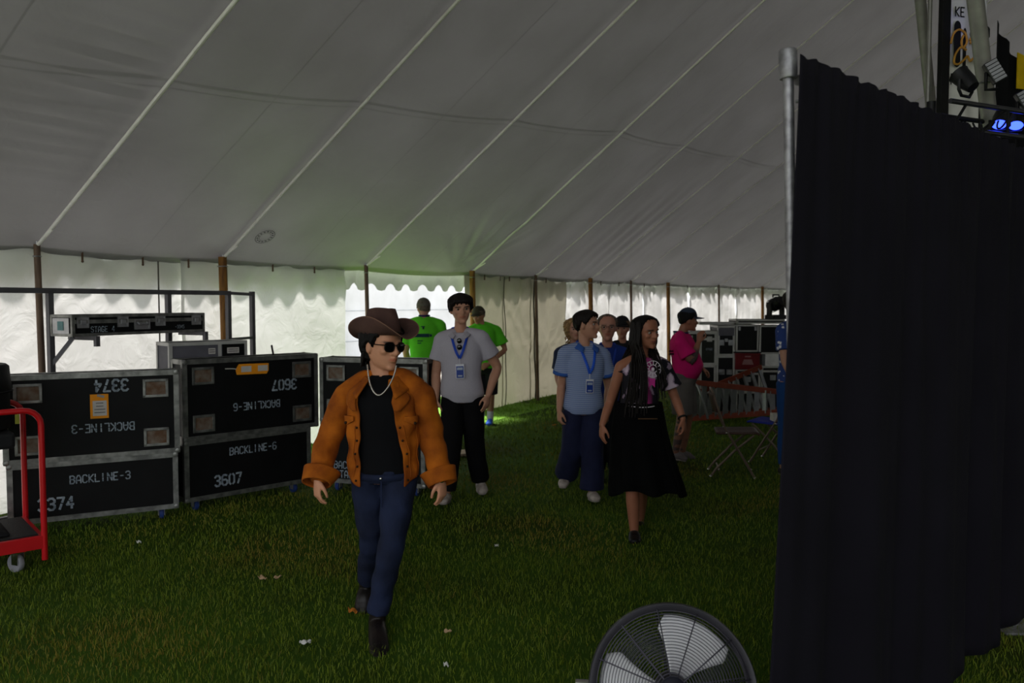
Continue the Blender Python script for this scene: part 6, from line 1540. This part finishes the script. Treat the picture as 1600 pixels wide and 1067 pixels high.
script([(.0, zz - .06), (.03, zz + .03), (.10, zz + .07), (.19, zz + .04), (.21, zz - .04), (.15, zz - .10), (.13, zz - .03), (.16, zz + .02)]); script([(.24, zz - .02), (.27, zz + .03), (.25, zz - .05), (.30, zz - .02), (.32, zz + .03)])
zz = bp(0, 92)[2]
script([(.20, zz + .06), (.13, zz + .09), (.06, zz + .02), (.04, zz - .06), (.10, zz - .07), (.18, zz - .02), (.22, zz + .02), (.25, zz - .04), (.30, zz + .01), (.33, zz - .03)])
mb = MB(); mb.box((BW0 + .26, .35, 3.4), (.03, .03, 2.6)); mb.build('rear_stay', mat('black_metal', (20, 20, 22)), bn)
# black backdrop with a coloured panel
bd = empty('stage_backdrop', (at(1570, 300, 8.2).x, 8.2, 0), .35, 'black stage backdrop with yellow and blue panel at upper right', 'backdrop'); dx = bd.location.x
def dp(px, py): q = at(px, py, 8.2); return (q.x - dx, q.z)
xa, za = dp(1546, 45); xb, zb = dp(1592, 88)
def bdf(u, v):
    x = xa + (xa + 2.6 - xa) * u; ztop = float(np.interp(x, [xa, xb, xb + .3, xb + 2.2], [za + .05, zb - .02, zb - .15, zb - .6])); return (x, .03 * math.sin(x * 40), .6 + (ztop - .6) * v)
o = MB().grid(bdf, 90, 10).build('cloth', mat('backdrop_black', (18, 18, 22), .9), bd, True); solidify(o, .004)
x0, zt_ = dp(1583, 84); _, zb_ = dp(1583, 140)
mb = MB(); mb.add([(x0, -.06, zb_), (x0 + .9, -.06, zb_), (x0 + .9, -.06, zt_ - .25), (x0 + .12, -.06, zt_ - .03), (x0, -.06, zt_)], [(0, 1, 2, 3, 4)]); o = mb.build('yellow_panel', mat('yellow_print', (236, 196, 14), .5), bd); solidify(o, .01)
mb = MB(); mb.add([(x0 + .07 + .1 * math.cos(t) + .12, -.075, (zt_ + zb_) / 2 + .17 * math.sin(t) - .03) for t in np.linspace(0, 2 * PI, 20, endpoint=False)], [tuple(range(20))]); o = mb.build('blue_disc', mat('blue_print', (20, 120, 210), .5), bd); solidify(o, .008)
# lighting truss with lamps
ts = empty('lighting_truss', (at(1480, 472, 5.0).x, 5.0, 0), .42, 'black lighting truss with stage lamps behind the drape', 'truss'); tx = ts.location.x
BLK = mat('black_metal', (20, 20, 22), .5); zt0 = at(1500, 200, 5.0).z; zt1 = at(1500, 158, 5.0).z
for yy, zz in ((0, zt1), (.3, zt1), (0, zt0), (.3, zt0)):
    mb = MB(); mb.rod((-.02, yy, zz), (2.4, yy, zz), .016, 10); mb.build('chord', BLK if yy else mat('worn_black_tube', (70, 70, 74), .35, metal=.6), ts, True)
for k in range(9):
    for yy in (0, .3):
        mb = MB(); mb.rod((.26 * k, yy, zt0), (.26 * k + .26 * (k % 2 * 2 - 1) * (.999 if k else 0) * .5 + .13, yy, zt1), .009, 8); mb.build('web_brace', BLK, ts, True)
for xx in (0.0, 2.38):
    mb = MB(); mb.rod((xx, .15, 0), (xx, .15, zt1 + .03), .028, 14); mb.build('leg', BLK, ts, True)
    mb = MB(); mb.box((xx, .15, .008), (.5, .5, .016)); mb.build('base_plate', BLK, ts)
for k in range(5):
    mb = MB(); pts = [(.12 + .05 * math.sin(3 * t + k) + .08 * k, -.02, zt0 + .03 - .05 * math.sin(PI * t) + .012 * k) for t in np.linspace(0, 1, 10)]; mb.tube(pts, .006, 6); mb.build('cable', RUBBER, ts, True)
def par(px, py, D, tilt, yaw, size, label, front=None):
    q = at(px, py, D); e = empty('stage_lamp', q, yaw, label, 'stage lamp', 'stage lamps on the truss'); M = Matrix.Rotation(tilt, 4, 'X')
    mb = MB(); mb.lathe([(.0, -size * 1.1), (size * .55, -size * 1.05), (size * .75, -size * .3), (size * .85, size * .9), (size * .92, size), (size * .8, size)], 24, M, cap=False); mb.build('housing', LB, e, True)
    mb = MB(); mb.lathe([(.0, size * .8), (size * .82, size * .82), (size * .8, size * .86), (0, size * .9)], 24, M); mb.build('lens', front or GLASS, e, True)
    mb = MB(); mb.tube([(-size * .98, 0, 0), (-size * 1.0, 0, -size * .9), (-size * .6, 0, -size * 1.4), (size * .6, 0, -size * 1.4), (size * 1.0, 0, -size * .9), (size * .98, 0, 0)], .010, 8); mb.build('yoke', LB, e, True)
    return e
par(1509, 126, 5.0, -.75, .5, .068, 'black stage lamp tilted upward beside the thick mast')
BL = mat('blue_led_lens', (40, 50, 255), .3, emit=((40, 60, 255), 6))
for k, (px, py) in enumerate(((1562, 186), (1588, 188))):
    par(px, py, 5.3 + .2 * k, 2.5, -.6, .055, ('blue glowing lamp below the truss, just right of the mast', 'blue glowing lamp below the truss at the right edge')[k], BL)
bl_ = par(1533, 50, 6.35, 1.9, -1.1, .06, 'blue stage lamp clamped behind the thick mast, washing the banner', BL)
mb = MB(); zb_l = bl_.location.z; mb.rod((0, .02, -.10), (0, .02, -zb_l), .014, 10); mb.build('stand_pole', LB, bl_, True)
ld_ = bpy.data.lights.new('blue_wash', 'SPOT'); ld_.energy = 45; ld_.color = (.22, .2, 1); ld_.spot_size = .9; ld_.spot_blend = .6; ld_.shadow_soft_size = .05
lo_ = bpy.data.objects.new('blue_wash', ld_); COL.objects.link(lo_); lo_.parent = bl_; lo_.rotation_euler = (Vector((at(1506, 40, 6.9) - at(1533, 50, 6.35))).to_track_quat('-Z', 'Y').to_matrix()).to_euler()
lo_.rotation_euler = (Matrix.Rotation(1.1, 3, 'Z') @ lo_.rotation_euler.to_matrix()).to_euler()
def panel_light(px, py, D, rz, label, w=.085, h=.15):
    q = at(px, py, D); e = empty('led_panel', q, rz, label, 'led panel', 'led panels on the truss'); R = Matrix.Rotation(-.5, 3, 'Y')
    mb = MB(); mb.box((0, 0, 0), (w, .06, h), R, bev=.006); mb.build('housing', LB, e)
    mb = MB()
    for k in range(6): mb.box(R @ Vector((0, -.034, -h * .4 + h * .16 * k)), (w * .86, .008, h * .12), R)
    mb.build('lens_strip', mat('led_diffuser', (150, 150, 156), .4), e)
    mb = MB(); mb.tube([(-w * .55, .01, 0), (-w * .55, .01, -h * .75), (w * .3, .01, -h * .75)], .012, 8); mb.build('bracket', LB, e, True)
panel_light(1554, 112, 5.35, -.3, 'slatted led panel just right of the thick mast'); panel_light(1603, 158, 5.5, -.3, 'slatted led panel cut by the right edge of the picture')

# ================================================================ drum fan in the foreground
fc = at(1049, 1077, 2.85); FR = .300
fan = empty('drum_fan', (fc.x, 2.85, 0), -.12, 'grey floor fan with bare metal blades at the bottom edge', 'fan'); FZ = fc.z
FG = mat('fan_grey_paint', (66, 64, 70), .4, metal=.2); FW = mat('fan_wire', (60, 58, 66), .35, metal=.5)
FM = Matrix.Translation((0, 0, FZ)) @ Matrix.Rotation(PI / 2 - .40, 4, 'X')
mb = MB(); mb.lathe([(FR * .93, -.07), (FR * .985, -.075), (FR * 1.0, -.06), (FR * 1.0, .055), (FR * .985, .07), (FR * .90, .062)], 72, FM, cap=False); mb.v += []; o = mb.build('drum', FG, fan, True); solidify(o, .003)
for side in (1, -1):
    zc_ = .062 * side
    for k in range(22):
        r = .048 + (FR * .905 - .048) * k / 21; bulge = .030 * (1 - (r / FR) ** 2) * side
        mb = MB(); mb.tube([FM @ Vector((r * math.cos(t), r * math.sin(t), zc_ + bulge)) for t in np.linspace(0, 2 * PI, 64, endpoint=False)], .0016, 5, closed=True); mb.build('guard_ring', FW, fan, True)
    for k in range(12):
        t = 2 * PI * (k + .35) / 12; mb = MB(); mb.tube([FM @ Vector((r * math.cos(t), r * math.sin(t), zc_ + (.030 * (1 - (r / FR) ** 2) + .002) * side)) for r in np.linspace(.04, FR * .93, 8)], .0026, 6); mb.build('guard_spoke', FW, fan, True)
BLD = mat('blade_aluminium', (242, 240, 242), .4, metal=.1, var=.06)
for k in range(3):
    t0 = 1.13 + 2 * PI * k / 3
    def bl(u, v, t0=t0):
        r = .05 + (FR * .86 - .05) * v; w_ = .50 + .20 * v; t = t0 + (u - .5) * 2 * w_ * (1 - .25 * max(0, v - .8) * 5 * (abs(u - .5) * 2) ** 4)
        return FM @ Vector((r * math.cos(t), r * math.sin(t), .028 * (u - .5) * 2 * (1 - .3 * v)))
    o = MB().grid(bl, 16, 14).build('blade', BLD, fan, True); solidify(o, .0025)
mb = MB(); mb.lathe([(.0, -.10), (.055, -.10), (.06, -.06), (.06, .03), (.045, .05), (0, .055)], 28, FM); mb.build('motor_hub', FG, fan, True)
mb = MB(); mb.lathe([(.0, .092), (.045, .092), (.048, .098), (.04, .106), (0, .108)], 28, FM); mb.build('centre_badge', mat('hub_dark', (34, 34, 44), .4), fan, True)
for s in (-1, 1):
    mb = MB(); mb.tube([(s * (FR + .015), 0, FZ), (s * (FR + .02), 0, FZ - .2), (s * (FR - .01), 0, .02)], .014, 10); mb.tube([(s * (FR - .01), -.13, .014), (s * (FR - .01), .22, .014)], .014, 10); mb.build('stand', FG, fan, True)
    mb = MB(); mb.rod((s * (FR + .0), 0, FZ), (s * (FR + .05), 0, FZ), .018, 14); mb.build('tilt_knob', CHROME, fan, True)

# ================================================================ litter on the grass
rs = random.Random(4)
def scrap(px, py, label, m, kind, size):
    g = ground(px, py); ph = rs.uniform(0, 6)
    def fn(u, v): return ((u - .5) * size * (1 - .5 * abs(2 * v - 1)), (v - .5) * size * 1.6, .02 + .010 * math.sin(u * 5 + ph) * math.sin(v * 6 + ph))
    o = MB().grid(fn, 8, 8).build(kind, m, None, True, (g.x, g.y, .012), (0, 0, rs.uniform(0, 6))); solidify(o, .002); tag(o, label, 'leaf' if 'leaf' in kind else 'scrap', 'litter on the grass')
LF = mat('dry_orange_leaf', (206, 128, 40), .7, rgb2=(160, 90, 30), scale=40); WP = mat('white_scrap', (206, 204, 198), .7); PL = mat('pale_leaf', (180, 150, 116), .7)
scrap(551, 962, 'small orange dry leaf beside the front boot', LF, 'dry_leaf', .045); scrap(410, 910, 'pale dry leaf on the grass left of the jeans', PL, 'dry_leaf', .04); scrap(434, 909, 'tan leaf bit near the pale dry leaf', PL, 'dry_leaf', .03)
scrap(477, 1012, 'white paper scrap on the grass lower left of the boot', WP, 'paper_scrap', .035); scrap(217, 853, 'tiny white scrap on the grass before the 3374 case', WP, 'paper_scrap', .022); scrap(700, 995, 'grey scrap on the worn grass right of the boot', PL, 'paper_scrap', .025)
scrap(697, 1048, 'small white scrap near the bottom edge of the grass', WP, 'paper_scrap', .02); scrap(866, 667, 'yellow leaf on the bright grass by the tan wall', LF, 'dry_leaf', .05); scrap(776, 859, 'white speck on the grass in the middle', WP, 'paper_scrap', .016)
# wooden pad by the doorway
g = ground(726, 714); mb = MB(); mb.box((0, 0, .03), (.34, .25, .03), bev=.006); mb.box((0, .06, .0075), (.30, .06, .015)); mb.box((0, -.06, .0075), (.30, .06, .015)); o = mb.build('wooden_pad', mat('pale_ply', (186, 164, 138), .7), None, False, (g.x, g.y + .1, .0), (0, 0, .4)); tag(o, 'pale wooden pad lying behind the grey man legs', 'board')
